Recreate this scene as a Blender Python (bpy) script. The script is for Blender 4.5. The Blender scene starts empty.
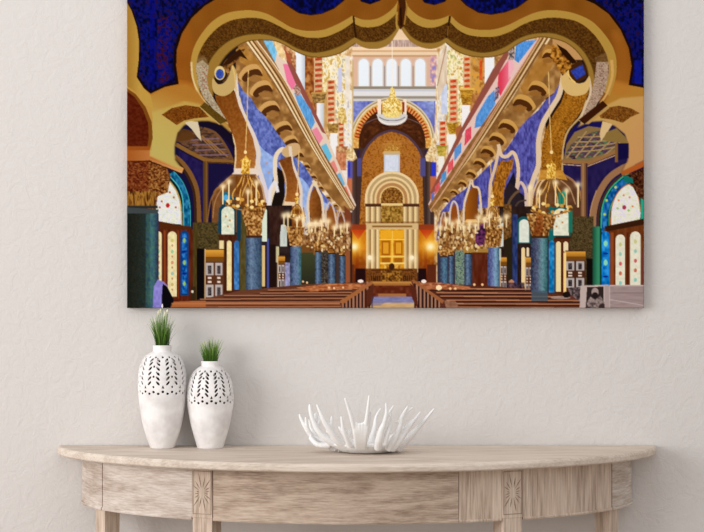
import bpy, bmesh, math, random
import numpy as np
from mathutils import Vector, Matrix

# ---------------------------------------------------------------- camera, world, lights, exposure
sc = bpy.context.scene
col = sc.collection
CAM_D, CAM_Z, FPX = 4.19, 1.2015, 1789.0           # wall distance, height, focal length in pixels of a 704 frame
cam_data = bpy.data.cameras.new('camera')
cam_data.sensor_width = 36.0
cam_data.lens = FPX/704*36.0
cam = bpy.data.objects.new('camera', cam_data)
cam.location = (0, -CAM_D, CAM_Z)
cam.rotation_euler = (math.radians(90), 0, 0)
col.objects.link(cam)
sc.camera = cam

sc.view_settings.view_transform = 'Standard'
sc.view_settings.look = 'None'
sc.view_settings.gamma = 1
sc.view_settings.use_curve_mapping = False
sc.view_settings.exposure = 0.0

world = bpy.data.worlds.new('room_light')
sc.world = world
world.use_nodes = True
bgn = world.node_tree.nodes['Background']
bgn.inputs['Color'].default_value = (0.99, 0.99, 1.0, 1)
bgn.inputs['Strength'].default_value = 0.71

def area(name, loc, target, size, power, color):
    l = bpy.data.lights.new(name, 'AREA')
    l.shape = 'RECTANGLE'; l.size, l.size_y = size; l.energy = power; l.color = color
    o = bpy.data.objects.new(name, l); o.location = loc
    o.rotation_euler = (Vector(target)-Vector(loc)).to_track_quat('-Z', 'Y').to_euler()
    col.objects.link(o)
    return o
area('daylight_left', (-4.6, -3.4, 1.9), (0.0, 0, 1.0), (3.4, 2.6), 204, (1.0, 0.995, 0.99))
area('overhead_fill', (0.5, -1.5, 2.75), (0.5, -1.5, 0), (3.2, 1.6), 12, (1.0, 0.985, 0.97))  # soft overhead fill, added to brighten the tabletop; no fixture stands for it

# ---------------------------------------------------------------- helpers
def srgb(c):
    return tuple(((v/255)/12.92 if v/255 <= .04045 else ((v/255+.055)/1.055)**2.4) for v in c)

def mesh_obj(name, verts, faces, mat=None, parent=None, smooth=False):
    me = bpy.data.meshes.new(name)
    me.from_pydata([tuple(v) for v in verts], [], [tuple(f) for f in faces])
    me.update()
    if mat: me.materials.append(mat)
    if smooth:
        me.polygons.foreach_set('use_smooth', [True]*len(me.polygons))
    o = bpy.data.objects.new(name, me)
    col.objects.link(o)
    if parent: o.parent = parent
    return o

def tag(o, label=None, cat=None, group=None, kind=None):
    if label: o['label'] = label
    if cat: o['category'] = cat
    if group: o['group'] = group
    if kind: o['kind'] = kind
    return o

def empty(name, loc):
    o = bpy.data.objects.new(name, None); o.location = loc; o.empty_display_size = .05
    col.objects.link(o)
    return o

def recalc(o):
    bm = bmesh.new(); bm.from_mesh(o.data)
    bmesh.ops.recalc_face_normals(bm, faces=bm.faces); bm.to_mesh(o.data); bm.free()

def new_mat(name, color, rough=.6, spec=.3):
    m = bpy.data.materials.new(name); m.use_nodes = True
    b = m.node_tree.nodes['Principled BSDF']
    b.inputs['Base Color'].default_value = (*color, 1)
    b.inputs['Roughness'].default_value = rough
    b.inputs['Specular IOR Level'].default_value = spec
    return m, m.node_tree, b

def nd(nt, kind, **k):
    n = nt.nodes.new(kind)
    for a, v in k.items(): setattr(n, a, v)
    return n

def ramp(nt, stops):
    r = nd(nt, 'ShaderNodeValToRGB')
    e = r.color_ramp.elements
    while len(e) < len(stops): e.new(.5)
    for el, (p, c) in zip(e, stops): el.position = p; el.color = (*c, 1)
    return r

def world_at(px, py, depth):
    """point of the place seen at a spot of the photo, `depth` metres in front of the wall"""
    k = (CAM_D-depth)/FPX
    return Vector(((px-352)*k, -depth, CAM_Z-(py-266)*k))

# ---------------------------------------------------------------- materials
def wall_material():
    m, nt, b = new_mat('painted_plaster', srgb((214, 209, 205)), .85, .15)
    tc = nd(nt, 'ShaderNodeTexCoord')
    mp = nd(nt, 'ShaderNodeMapping'); mp.inputs['Scale'].default_value = (1, 1, 1.0)
    n1 = nd(nt, 'ShaderNodeTexNoise'); n1.inputs['Scale'].default_value = 34; n1.inputs['Detail'].default_value = 5; n1.inputs['Roughness'].default_value = .62; n1.inputs['Distortion'].default_value = 1.2
    n2 = nd(nt, 'ShaderNodeTexNoise'); n2.inputs['Scale'].default_value = 7; n2.inputs['Detail'].default_value = 3
    mx = nd(nt, 'ShaderNodeMath', operation='MULTIPLY_ADD'); mx.inputs[1].default_value = .5
    bp = nd(nt, 'ShaderNodeBump'); bp.inputs['Strength'].default_value = .35; bp.inputs['Distance'].default_value = .006
    L = nt.links.new
    L(tc.outputs['Object'], mp.inputs['Vector']); L(mp.outputs['Vector'], n1.inputs['Vector']); L(mp.outputs['Vector'], n2.inputs['Vector'])
    L(n2.outputs['Fac'], mx.inputs[0]); L(n1.outputs['Fac'], mx.inputs[2]); L(mx.outputs[0], bp.inputs['Height']); L(bp.outputs['Normal'], b.inputs['Normal'])
    return m

def wood_material(name, vertical=False, flat=False, lo=(160, 141, 126), mid=(196, 181, 169), hi=(222, 212, 203), seed=0):
    m, nt, b = new_mat(name, srgb(mid), .62, .25)
    L = nt.links.new
    tc = nd(nt, 'ShaderNodeTexCoord')
    mp = nd(nt, 'ShaderNodeMapping'); mp.inputs['Location'].default_value = (seed*1.7, seed*.9, seed*.37)
    # long, gently wandering grain
    mp.inputs['Scale'].default_value = (7, 7, 1.0) if vertical else ((1.0, 7, 7) if flat else (1.3, 1.3, 8))
    n1 = nd(nt, 'ShaderNodeTexNoise'); n1.inputs['Scale'].default_value = 2.2; n1.inputs['Detail'].default_value = 2
    mul = nd(nt, 'ShaderNodeMath', operation='MULTIPLY'); mul.inputs[1].default_value = 26
    sn = nd(nt, 'ShaderNodeMath', operation='SINE')
    mp2 = nd(nt, 'ShaderNodeMapping'); mp2.inputs['Scale'].default_value = (260, 260, 14) if vertical else ((14, 260, 260) if flat else (34, 34, 340))
    n2 = nd(nt, 'ShaderNodeTexNoise'); n2.inputs['Scale'].default_value = 1.0; n2.inputs['Detail'].default_value = 4; n2.inputs['Roughness'].default_value = .65
    n3 = nd(nt, 'ShaderNodeTexNoise'); n3.inputs['Scale'].default_value = 3; n3.inputs['Detail'].default_value = 3
    a1 = nd(nt, 'ShaderNodeMath', operation='MULTIPLY_ADD'); a1.inputs[1].default_value = .085
    a2 = nd(nt, 'ShaderNodeMath', operation='MULTIPLY_ADD'); a2.inputs[1].default_value = .85
    a3 = nd(nt, 'ShaderNodeMath', operation='MULTIPLY_ADD'); a3.inputs[1].default_value = .16
    a3.inputs[2].default_value = -.01
    r = ramp(nt, [(.26, srgb(lo)), (.5, srgb(mid)), (.74, srgb(hi))])
    bp = nd(nt, 'ShaderNodeBump'); bp.inputs['Strength'].default_value = .35; bp.inputs['Distance'].default_value = .0015
    L(tc.outputs['Object'], mp.inputs['Vector']); L(mp.outputs['Vector'], n1.inputs['Vector'])
    L(tc.outputs['Object'], mp2.inputs['Vector']); L(mp2.outputs['Vector'], n2.inputs['Vector'])
    L(tc.outputs['Object'], n3.inputs['Vector'])
    L(n1.outputs['Fac'], mul.inputs[0]); L(mul.outputs[0], sn.inputs[0])
    L(n3.outputs['Fac'], a3.inputs[0])
    L(sn.outputs[0], a1.inputs[0]); L(a3.outputs[0], a1.inputs[2])
    L(n2.outputs['Fac'], a2.inputs[0]); L(a1.outputs[0], a2.inputs[2])
    L(a2.outputs[0], r.inputs['Fac']); L(r.outputs['Color'], b.inputs['Base Color'])
    L(a2.outputs[0], bp.inputs['Height']); L(bp.outputs['Normal'], b.inputs['Normal'])
    return m

def ceramic_material():
    m, nt, b = new_mat('white_ceramic', srgb((240, 236, 234)), .45, .4)
    L = nt.links.new
    tc = nd(nt, 'ShaderNodeTexCoord')
    n1 = nd(nt, 'ShaderNodeTexNoise'); n1.inputs['Scale'].default_value = 60; n1.inputs['Detail'].default_value = 5; n1.inputs['Roughness'].default_value = .6
    n2 = nd(nt, 'ShaderNodeTexNoise'); n2.inputs['Scale'].default_value = 24; n2.inputs['Detail'].default_value = 3
    r = ramp(nt, [(.3, srgb((218, 212, 210))), (.6, srgb((240, 237, 235)))])
    bp = nd(nt, 'ShaderNodeBump'); bp.inputs['Strength'].default_value = .55; bp.inputs['Distance'].default_value = .003
    L(tc.outputs['Object'], n1.inputs['Vector']); L(tc.outputs['Object'], n2.inputs['Vector'])
    L(n2.outputs['Fac'], r.inputs['Fac']); L(r.outputs['Color'], b.inputs['Base Color'])
    L(n1.outputs['Fac'], bp.inputs['Height']); L(bp.outputs['Normal'], b.inputs['Normal'])
    return m

M_WALL = wall_material()
M_WOOD = wood_material('pale_oak')
M_WOOD_MID = wood_material('pale_oak_brown', lo=(138, 116, 98), mid=(180, 159, 141), hi=(206, 187, 169), seed=3)
M_WOOD_TOP = wood_material('pale_oak_top', flat=True, lo=(184, 167, 151), mid=(210, 195, 180), hi=(224, 211, 198), seed=2)
M_WOOD_V = wood_material('pale_oak_upright', vertical=True, lo=(156, 134, 116), mid=(200, 179, 161), hi=(226, 208, 190), seed=4)
M_CERAMIC = ceramic_material()
M_RESIN = new_mat('white_resin', srgb((240, 239, 238)), .4, .4)[0]

# ---------------------------------------------------------------- setting
def box(name, x0, x1, y0, y1, z0, z1, mat, parent=None):
    v = [(x, y, z) for z in (z0, z1) for y in (y0, y1) for x in (x0, x1)]
    f = [(0, 2, 3, 1), (4, 5, 7, 6), (0, 1, 5, 4), (2, 6, 7, 3), (0, 4, 6, 2), (1, 3, 7, 5)]
    return mesh_obj(name, v, f, mat, parent)

tag(box('wall_back', -3.6, 3.6, 0, .12, 0, 2.8, M_WALL), kind='structure')
mfl = wood_material('floor_boards', lo=(120, 100, 82), mid=(160, 138, 116), hi=(178, 158, 136), seed=7)
tag(box('floor', -3.6, 3.6, -4.6, .12, -.06, 0, mfl), kind='structure')
mbb = new_mat('white_skirting_paint', srgb((228, 224, 220)), .5, .3)[0]
def skirting():
    prof = [(0, 0), (-.016, 0), (-.016, .085), (-.011, .096), (-.005, .1), (0, .1)]
    v = [(x, y, z) for x in (-3.6, 3.6) for y, z in prof]; n = len(prof)
    f = [(i, (i+1) % n, n+(i+1) % n, n+i) for i in range(n)]+[tuple(range(n))[::-1], tuple(range(n, 2*n))]
    o = mesh_obj('baseboard_back', v, f, mbb); recalc(o); tag(o, kind='structure')
skirting()

# ---------------------------------------------------------------- the printed picture
# The print shows an ornate hall. It is drawn in the print's own frame: x 127..644,
# y -37..308 (units of 2.33 mm on the cloth), and stored as a colour per vertex of the flat cloth.
PX0, PY0, PW, PH, PS = 127, -37, 517, 345, 3

class Painter:
    def __init__(s):
        s.W, s.H = PW*PS, PH*PS
        s.im = np.zeros((s.H, s.W, 3), np.float32)
        s.rng = np.random.RandomState(7)
    def noise(s, h, w, sx, sy):
        sx, sy = max(1, sx*PS), max(1, sy*PS)
        gh, gw = int(h/sy)+3, int(w/sx)+3
        g = s.rng.rand(gh, gw).astype(np.float32)
        y = np.arange(h)/sy; x = np.arange(w)/sx
        yi = y.astype(int); xi = x.astype(int)
        fy = (y-yi)[:, None]; fx = (x-xi)[None, :]
        fy = fy*fy*(3-2*fy); fx = fx*fx*(3-2*fx)
        a = g[np.ix_(yi, xi)]; b = g[np.ix_(yi, xi+1)]; c = g[np.ix_(yi+1, xi)]; d = g[np.ix_(yi+1, xi+1)]
        return (a*(1-fx)+b*fx)*(1-fy)+(c*(1-fx)+d*fx)*fy
    def spl(s, pts, closed):
        P = np.array(pts, float)
        n = len(P)
        if n < 3: return P
        out = []
        m = n if closed else n-1
        for i in range(m):
            p0 = P[(i-1) % n] if closed else P[max(i-1, 0)]
            p1 = P[i]; p2 = P[(i+1) % n]
            p3 = P[(i+2) % n] if closed else P[min(i+2, n-1)]
            t = np.linspace(0, 1, 7)[:-1, None]
            out.append(.5*((2*p1)+(-p0+p2)*t+(2*p0-5*p1+4*p2-p3)*t*t+(-p0+3*p1-3*p2+p3)*t**3))
        if not closed: out.append(P[-1:])
        return np.vstack(out)
    def fill(s, P):
        Q = (np.array(P, float)-[PX0, PY0])*PS
        x0 = int(max(0, np.floor(Q[:, 0].min()))); x1 = int(min(s.W, np.ceil(Q[:, 0].max())+1))
        y0 = int(max(0, np.floor(Q[:, 1].min()))); y1 = int(min(s.H, np.ceil(Q[:, 1].max())+1))
        if x1 <= x0 or y1 <= y0: return None
        m = np.zeros((y1-y0, x1-x0+1), np.int32)
        n = len(Q)
        for i in range(n):
            (ax, ay), (bx, by) = Q[i], Q[(i+1) % n]
            if ay == by: continue
            if ay > by: ax, ay, bx, by = bx, by, ax, ay
            ys = np.arange(max(y0, int(np.ceil(ay-.5))), min(y1, int(np.ceil(by-.5))))
            if len(ys) == 0: continue
            xs = ax+(ys+.5-ay)*(bx-ax)/(by-ay)
            xi = np.clip(np.ceil(xs-.5).astype(int), x0, x1)-x0
            np.add.at(m, (ys-y0, xi), 1)
        return y0, y1, x0, x1, (np.cumsum(m, 1)[:, :-1] % 2).astype(np.float32)
    def put(s, r, c, c2=None, g=None, pal=None, sc=(2, 2), n=0, a=1.0, f=0):
        if r is None: return
        y0, y1, x0, x1, m = r
        h, w = m.shape
        if f:                                            # soft rim
            q = int(f*PS)|1
            for _ in range(2):
                for ax in (0, 1):
                    z = np.cumsum(np.pad(m, [(q//2+1, q//2) if i == ax else (0, 0) for i in (0, 1)], mode='edge'), ax)
                    m = (z[q:]-z[:-q] if ax == 0 else z[:, q:]-z[:, :-q])/q
        if pal is not None:
            v = .65*s.noise(h, w, sc[0], sc[1])+.35*s.noise(h, w, sc[0]*.45, sc[1]*.45)
            v = np.clip((v-.22)/.56, 0, .9999)*(len(pal)-1)
            i = v.astype(int); f = (v-i)[..., None]
            p = np.array(pal, np.float32)
            col = p[i]*(1-f)+p[i+1]*f
        elif c2 is not None:
            (gx0, gy0), (gx1, gy1) = g
            X = np.arange(x0, x1)/PS+PX0; Y = np.arange(y0, y1)/PS+PY0
            L = (gx1-gx0)**2+(gy1-gy0)**2
            t = np.clip(((X[None, :]-gx0)*(gx1-gx0)+(Y[:, None]-gy0)*(gy1-gy0))/L, 0, 1)[..., None]
            col = np.array(c, np.float32)*(1-t)+np.array(c2, np.float32)*t
        else:
            col = np.broadcast_to(np.array(c, np.float32), (h, w, 3))
        if n: col = col+(s.noise(h, w, sc[0], sc[1])[..., None]-.5)*2*n
        m = (m*a)[..., None]
        R = s.im[y0:y1, x0:x1]
        R[:] = R*(1-m)+col*m
    def poly(s, pts, c=None, sm=0, **k): s.put(s.fill(s.spl(pts, True) if sm else pts), c, **k)
    def rect(s, x0, y0, x1, y1, c=None, **k): s.put(s.fill([(x0, y0), (x1, y0), (x1, y1), (x0, y1)]), c, **k)
    def ell(s, cx, cy, rx, ry, c=None, a0=0, a1=360, **k):
        t = np.radians(np.linspace(a0, a1, 40))
        s.put(s.fill(np.c_[cx+rx*np.cos(t), cy-ry*np.sin(t)]), c, **k)
    def line(s, pts, w, c=None, sm=1, w2=None, **k):
        P = s.spl(pts, False) if sm else np.array(pts, float)
        d = np.gradient(P, axis=0); L = np.hypot(d[:, 0], d[:, 1])+1e-9
        nrm = np.c_[-d[:, 1]/L, d[:, 0]/L]
        ww = np.linspace(w, w if w2 is None else w2, len(P))[:, None]/2
        s.put(s.fill(np.vstack([P+nrm*ww, (P-nrm*ww)[::-1]])), c, **k)
    def arch(s, x0, x1, ytop, ybot, c=None, **k):      # round-headed opening
        cx, r = (x0+x1)/2, (x1-x0)/2
        t = np.radians(np.linspace(180, 0, 21)); ry = min(r, ybot-ytop)
        pts = [(x0, ybot)]+[(cx+r*np.cos(v), ytop+ry-ry*np.sin(v)) for v in t]+[(x1, ybot)]
        s.put(s.fill(pts), c, **k)
    def glow(s, x, y, r, c, a=1.0):
        X = np.arange(s.W)/PS+PX0; Y = np.arange(s.H)/PS+PY0
        ix = np.where(abs(X-x) < 3*r)[0]; iy = np.where(abs(Y-y) < 3*r)[0]
        if not len(ix) or not len(iy): return
        d = np.exp(-((X[ix][None, :]-x)**2+(Y[iy][:, None]-y)**2)/(r*r))[..., None]*a
        R = s.im[iy[0]:iy[-1]+1, ix[0]:ix[-1]+1]
        R[:] = R*(1-d)+np.array(c, np.float32)*d
    def dots(s, pts, r, c, ry=None, **k):
        for x, y in pts: s.ell(x, y, r, ry or r, c, **k)

GOLD = [(84, 46, 18), (134, 84, 34), (176, 124, 62), (222, 182, 120)]
CORB = [(84, 50, 20), (132, 90, 44), (156, 112, 60), (190, 146, 88)]
BLUEP = [(8, 8, 42), (12, 16, 88), (18, 30, 132), (52, 22, 58)]
DARKS = [(80, 50, 12), (104, 68, 20), (128, 90, 36)]

def mirror(pts, ax=392): return [(2*ax-x, y) for x, y in pts]

def candle(p, x, y, h):
    p.line([(x, y), (x, y+h)], 1.6, (240, 215, 165), sm=0)
    p.glow(x, y-1, 3.2, (255, 235, 190), .9)

def column(p, x0, x1, y0, y1, cap=8, body=((45, 60, 85), (120, 140, 170), (70, 90, 120), (30, 45, 60))):
    n = len(body)-1
    for i in range(n):
        a = x0+(x1-x0)*i/n; b = x0+(x1-x0)*(i+1)/n
        p.rect(a, y0, b, y1, body[i], c2=body[i+1], g=((a, y0), (b, y0)), n=14, sc=(.8, 1.2))
    p.rect(x0, y0, x1, y1, pal=[(20, 40, 50), (90, 110, 150), (110, 160, 150)], sc=(1, 1.6), a=.3)
    w = (x1-x0)*.22
    if cap: p.poly([(x0-w*1.4, y0-cap), (x1+w*1.4, y0-cap), (x1+w*.2, y0), (x0-w*.2, y0)], pal=GOLD, sc=(1.6, 1.6))
    if cap: p.rect(x0-w*.1, y0-.6, x1+w*.1, y0+.6, (60, 35, 20))

def paint_picture():
    p = Painter()
    R, P, L, E, A = p.rect, p.poly, p.line, p.ell, p.arch
    # ------- base tones of the nave
    R(127, -37, 644, 308, (40, 24, 20))
    R(240, 24, 582, 60, (196, 150, 96)); R(355, 24, 446, 40, (236, 206, 170)); R(240, 38, 545, 310, pal=[(150, 105, 60), (215, 180, 130), (240, 225, 200)], sc=(3, 5))
    # clerestory and gallery wall at the far end
    R(345, 38, 440, 58, (238, 212, 176))
    R(345, 40, 440, 47, pal=[(170, 140, 130), (215, 190, 175)], sc=(.8, 5))
    R(345, 47, 440, 50, (244, 214, 178)); R(345, 50.5, 440, 52, (214, 170, 128)); R(345, 55, 440, 57, (205, 160, 120))
    R(353, 57, 430, 87, (222, 184, 160))
    for cx in (363.6, 377.5, 391.5, 405.6, 420):
        A(cx-6.2, cx+6.2, 57.6, 87, (222, 205, 190)); A(cx-5, cx+5, 59, 86, (236, 243, 250))
    for cx in (370.5, 384.5, 398.5, 413): R(cx-.8, 66, cx+.8, 87, (150, 145, 150)); R(cx+.2, 66, cx+.9, 87, (205, 180, 150))
    for x0, x1 in ((345, 353), (430, 438)):
        R(x0, 56, x1, 88, pal=[(150, 140, 200), (214, 160, 160), (238, 214, 200)], sc=(2.5, 4))
    R(349, 86.5, 436, 89, (150, 140, 122)); R(349, 89, 436, 91.5, (205, 205, 212)); R(349, 91.5, 436, 96, (228, 226, 226))
    R(349, 96, 436, 98.6, (158, 146, 132)); R(349, 98.6, 436, 101, (212, 208, 204))
    R(349, 101, 436, 150, (110, 115, 190))
    R(350, 101, 372, 118, (150, 160, 214), c2=(104, 112, 190), g=((350, 101), (366, 112)), n=22, sc=(2, 2))
    R(412, 101, 434, 118, (104, 112, 190), c2=(156, 170, 218), g=((418, 112), (434, 101)), n=22, sc=(2, 2))
    # apse arch
    E(392, 142, 43, 45, (215, 200, 170)); E(392, 142, 41.5, 43.5, (165, 140, 100)); E(392, 142, 40.5, 42.3, (232, 215, 175))
    R(349, 140, 435, 212, (226, 196, 130)); 
    R(349, 138, 356, 165, pal=[(200, 160, 70), (245, 230, 190)], sc=(2, 2)); R(429, 138, 436, 165, pal=[(200, 160, 70), (245, 230, 190)], sc=(2, 2))
    E(392, 142, 39, 40.6, pal=[(205, 140, 60), (240, 200, 120)], sc=(1.5, 1.5))
    for t in np.linspace(8, 172, 34):
        c, s_ = math.cos(math.radians(t)), math.sin(math.radians(t))
        L([(392+33.2*c, 142-34.6*s_), (392+37.6*c, 142-39.2*s_)], 1.7, (176, 58, 22), sm=0)
    E(392, 143, 33.4, 35.6, (72, 36, 16)); R(358.6, 143, 425.4, 150, (72, 36, 16))
    P([(359, 150), (365, 128), (378, 118), (392, 115), (406, 118), (419, 128), (425, 150), (418, 140), (405, 130), (392, 127), (379, 130), (366, 140)], pal=[(60, 28, 12), (104, 56, 24)], sc=(3, 2))
    L([(362, 125), (375, 119), (392, 117)], .8, (120, 92, 92)); L([(422, 125), (409, 119), (392, 117)], .8, (120, 92, 92))
    R(350, 148, 434, 308, (72, 50, 46))
    P([(362, 172), (362, 158), (367, 147), (375, 138), (384, 133), (392, 131), (400, 133), (409, 138), (417, 147), (422, 158), (422, 172), (424, 230), (359, 230)], pal=[(134, 74, 20), (164, 100, 30), (188, 126, 50), (160, 98, 50)], sc=(1.2, 1.2))
    for i in range(9):
        y = 141+i*1.2
        L([(382+abs(i-4)*.4, y), (402-abs(i-4)*.4, y)], .5, (215, 165, 80), sm=0, a=.5)
    L([(358, 176), (361, 160), (366, 148), (375, 137.5), (384, 132.4), (392, 130.5), (400, 132.4), (409, 137.5), (418, 148), (423, 160), (426, 176)], 2.4, (84, 62, 78))
    P([(355, 150), (360, 150), (357, 172), (355, 172)], (56, 36, 70)); P([(424, 150), (429, 150), (429, 172), (427, 172)], (56, 36, 70))
    R(357, 158, 361.5, 176, (84, 80, 136)); R(420, 158, 425.5, 176, (84, 80, 136))
    R(352, 150, 357, 240, (96, 74, 66), c2=(60, 40, 34), g=((352, 0), (357, 0))); R(425.5, 160, 430, 240, (52, 34, 30), c2=(110, 90, 80), g=((425, 0), (430, 0)))
    # niche and portal
    P([(383, 154), (385, 149), (388, 146), (392, 145), (396, 146), (399, 149), (400, 154)], pal=[(160, 105, 30), (215, 170, 90)], sc=(1, 1), sm=1)
    R(383.6, 154, 399.6, 173, (196, 198, 208)); R(385, 155, 398, 171, (214, 220, 232), n=7, sc=(1.5, 2)); R(383.6, 151, 399.6, 154.4, (206, 176, 120))
    def half(r, c, **k): A(391.8-r, 391.8+r, 198-r, 206, c, **k)
    half(27, (236, 210, 160)); half(24.6, (190, 162, 116)); half(21.8, (236, 208, 156)); half(19.6, (178, 148, 100))
    half(17.4, (234, 202, 148)); half(15.4, (182, 134, 84)); half(12.4, (230, 196, 132)); half(11, None, pal=[(96, 54, 14), (140, 90, 32), (186, 138, 66)], sc=(1.1, 1.1))
    for x0, x1 in ((365, 381), (402.6, 419)):
        R(x0, 203.5, x1, 206.5, (84, 46, 26)); 
        R(x0, 206.5, x1, 272, (165, 128, 82))
        for k in range(3):
            xa = x0+.6+k*5.4
            R(xa, 206.5, xa+3.6, 272, (240, 214, 158), c2=(176, 150, 110), g=((xa+1, 0), (xa+3.6, 0)))
    R(381, 203, 402.6, 205.5, (232, 205, 140))
    R(381, 206, 402.6, 224, pal=[(100, 66, 16), (160, 118, 44), (196, 158, 80)], sc=(1.6, 1.6))
    R(366, 223, 418, 229, (214, 184, 132)); R(372, 225, 412, 227, (150, 110, 60))
    R(362, 221, 422, 223, (120, 74, 30), a=.5)
    R(379.5, 229, 404, 270, (216, 150, 28), n=26, sc=(2, 3))
    for x0, x1 in ((380.5, 391), (393, 403.5)):
        R(x0, 230, x1, 238, (236, 172, 40)); R(x0+1, 240, x1-1, 255, (178, 104, 14)); R(x0+2.6, 242, x1-2.6, 253, (224, 160, 44)); R(x0+1, 257.5, x1-1, 262, (170, 100, 16))
    R(391.3, 230, 392.7, 262, (250, 205, 90)); R(380, 255.2, 404, 256.6, (246, 214, 110)); R(380, 262, 404, 263.4, (252, 226, 130)); R(379.5, 238.4, 404, 239.6, (250, 200, 70))
    R(383, 263.5, 401, 270, pal=[(170, 100, 20), (245, 200, 90)], sc=(2, 2)); E(391.5, 266, 3, 3.4, (86, 44, 10))
    # side bays beside the portal, wall lamps glowing
    for x0, x1, gx in ((350, 366, 354), (418.5, 434, 430)):
        R(x0, 224, x1, 284, (196, 112, 18), c2=(110, 44, 10), g=((0, 245), (0, 276)), n=14, sc=(2, 3))
        P([(x0, 228), (x1, 228), ((x0+x1)/2, 239)], (190, 58, 20)); R(x0, 224, x1, 229.5, (150, 60, 26))
        R((x0+x1)/2-2.4, 245, (x0+x1)/2+.6, 270, (140, 50, 8), a=.6)
    p.glow(354, 245, 10, (255, 200, 60), .85); p.glow(430, 245, 10, (255, 196, 60), .9)
    p.glow(354, 246, 4, (255, 246, 205)); p.glow(430, 246, 4.4, (255, 246, 205))
    R(355.5, 268, 365.5, 283, (38, 14, 14)); R(418, 268, 426, 283, (34, 12, 14)); R(350, 264, 354, 284, (106, 50, 26)); R(427, 264, 436, 284, (98, 44, 22))
    # balustrade and steps
    R(366, 268, 417, 283, pal=[(70, 34, 12), (140, 86, 34), (98, 56, 22)], sc=(1, 1.6))
    R(371, 269, 413, 270.4, (90, 44, 14)); 
    for i in range(21): R(371+2*i, 275, 371.9+2*i, 280.5, (60, 28, 8)); 
    R(381, 270, 402, 281, pal=[(70, 34, 8), (190, 135, 50)], sc=(1.4, 1.4)); E(391.5, 266.5, 2.6, 3, (66, 36, 16))
    p.dots([(369.5, 257), (411.5, 257)], 2.2, (250, 238, 205)); p.glow(370, 258, 4, (255, 240, 200), .7); p.glow(412, 258, 4, (255, 240, 200), .7)
    R(366, 281, 420, 285, (198, 142, 74), c2=(150, 96, 46), g=((0, 281), (0, 285)))
    R(368, 285, 418, 296, (104, 46, 26), n=18, sc=(3, 3)); R(378, 293, 406, 296, (170, 112, 66)); 
    P([(374, 296), (412, 296), (416, 302), (372, 302)], (128, 128, 172), n=12, sc=(3, 1))
    P([(372, 302), (416, 302), (420, 310), (368, 310)], (204, 168, 122), n=14, sc=(5, 1)); P([(374, 301), (386, 301), (380, 305), (372, 305)], (110, 110, 160), a=.5)
    # ------- left gallery side
    P([(262, 38), (352, 38), (352, 212), (345, 200), (282, 66)], pal=[(196, 150, 96), (236, 206, 160), (250, 240, 220)], sc=(2, 4))
    R(295.5, 50, 305, 92, (236, 240, 246), c2=(190, 198, 206), g=((300, 0), (305, 0))); 
    P([(305, 56), (316, 56), (316, 96), (322, 128), (318, 132), (305, 100)], pal=[(120, 58, 22), (168, 100, 44), (196, 140, 80)], sc=(3, 4))
    P([(286, 56), (296, 56), (296, 84), (290, 76)], (140, 80, 50)); P([(281, 44), (290, 48), (296, 56), (296, 70), (288, 58)], pal=[(150, 90, 50), (226, 180, 130)], sc=(2, 2))
    def stripes(x0, x1, y0, y1, lean=0, st=5.4, c=(186, 78, 46), c2=(220, 182, 138)):
        R(x0-1, y0, x1+1.5, y1, c2, n=18, sc=(2, 2))
        y = y0
        while y < y1-1:
            P([(x0, y+1), (x1, y+.4), (x1, y+3.3), (x0, y+3.8)], c, n=16, sc=(2, 2)); y += st
    stripes(315, 322, 57, 93)
    R(322.5, 56, 346, 120, pal=[(206, 170, 90), (242, 224, 170), (252, 244, 226), (190, 180, 150)], sc=(2.2, 3.5))
    stripes(328, 334, 80, 121, c=(190, 80, 40)); R(321, 92, 327, 130, (206, 160, 96), n=16, sc=(2, 3))
    P([(311, 93), (327, 92), (325, 98), (324, 104), (314, 104)], pal=[(110, 80, 46), (205, 165, 90)], sc=(2, 1.2)); R(311.5, 92, 327, 94, (196, 152, 80))
    R(316.6, 103, 324, 136, (238, 238, 240), c2=(190, 196, 202), g=((319, 0), (324, 0)))
    stripes(339, 343.5, 116, 148, c=(196, 84, 44)); R(344, 90, 352, 212, pal=[(200, 190, 190), (246, 242, 238), (232, 214, 160)], sc=(2, 4))
    P([(327, 124), (339, 123), (337, 134), (329, 134)], pal=[(130, 92, 40), (206, 166, 88)], sc=(2, 1.2)); R(330, 133, 337, 162, (240, 238, 236))
    P([(337, 112), (345, 108), (347, 122), (341, 124)], pal=[(190, 150, 60), (250, 230, 170)], sc=(1.5, 1.5)); R(338, 68, 342, 92, (205, 205, 232))
    R(336, 146, 346, 170, (200, 130, 90), n=30, sc=(1.5, 2)); P([(336, 146), (348, 146), (346, 152), (338, 153)], pal=[(150, 90, 50), (230, 190, 140)], sc=(1.5, 1.5))
    R(347.5, 160, 352.5, 178, (96, 92, 170)); R(348, 162, 350, 176, (60, 60, 170)); R(338, 170, 347, 196, (236, 226, 218)); R(347, 178, 352, 210, (200, 118, 80))
    P([(346, 150), (352, 145), (357, 158), (353, 161), (346, 160)], pal=[(190, 150, 90), (250, 232, 190)], sc=(1.5, 1.5))
    R(345, 56, 350, 100, (236, 226, 210), n=10, sc=(2, 3)); R(352, 60, 353.4, 150, (206, 176, 124))
    # left parapet with coloured panels
    P([(262, 40), (290, 66), (324, 130), (356, 205), (353, 210), (318, 146), (279, 76), (256, 40)], (228, 206, 186))
    P([(262, 40), (272, 40), (277, 52), (275, 62), (270, 58)], (122, 190, 226), n=26, sc=(1.5, 3)); 
    P([(274, 40), (281, 44), (286, 56), (282, 60), (277, 50)], (236, 206, 150), n=22, sc=(1.5, 3)); P([(284, 48), (290, 56), (293, 66), (288, 64)], (176, 90, 60))
    P([(283, 64), (287, 64), (292, 70), (297, 82), (292, 90), (287, 82)], (236, 124, 160)); P([(286, 60), (292, 64), (300, 80), (326, 134), (322, 132), (296, 84), (290, 70)], (150, 84, 72))
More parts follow.
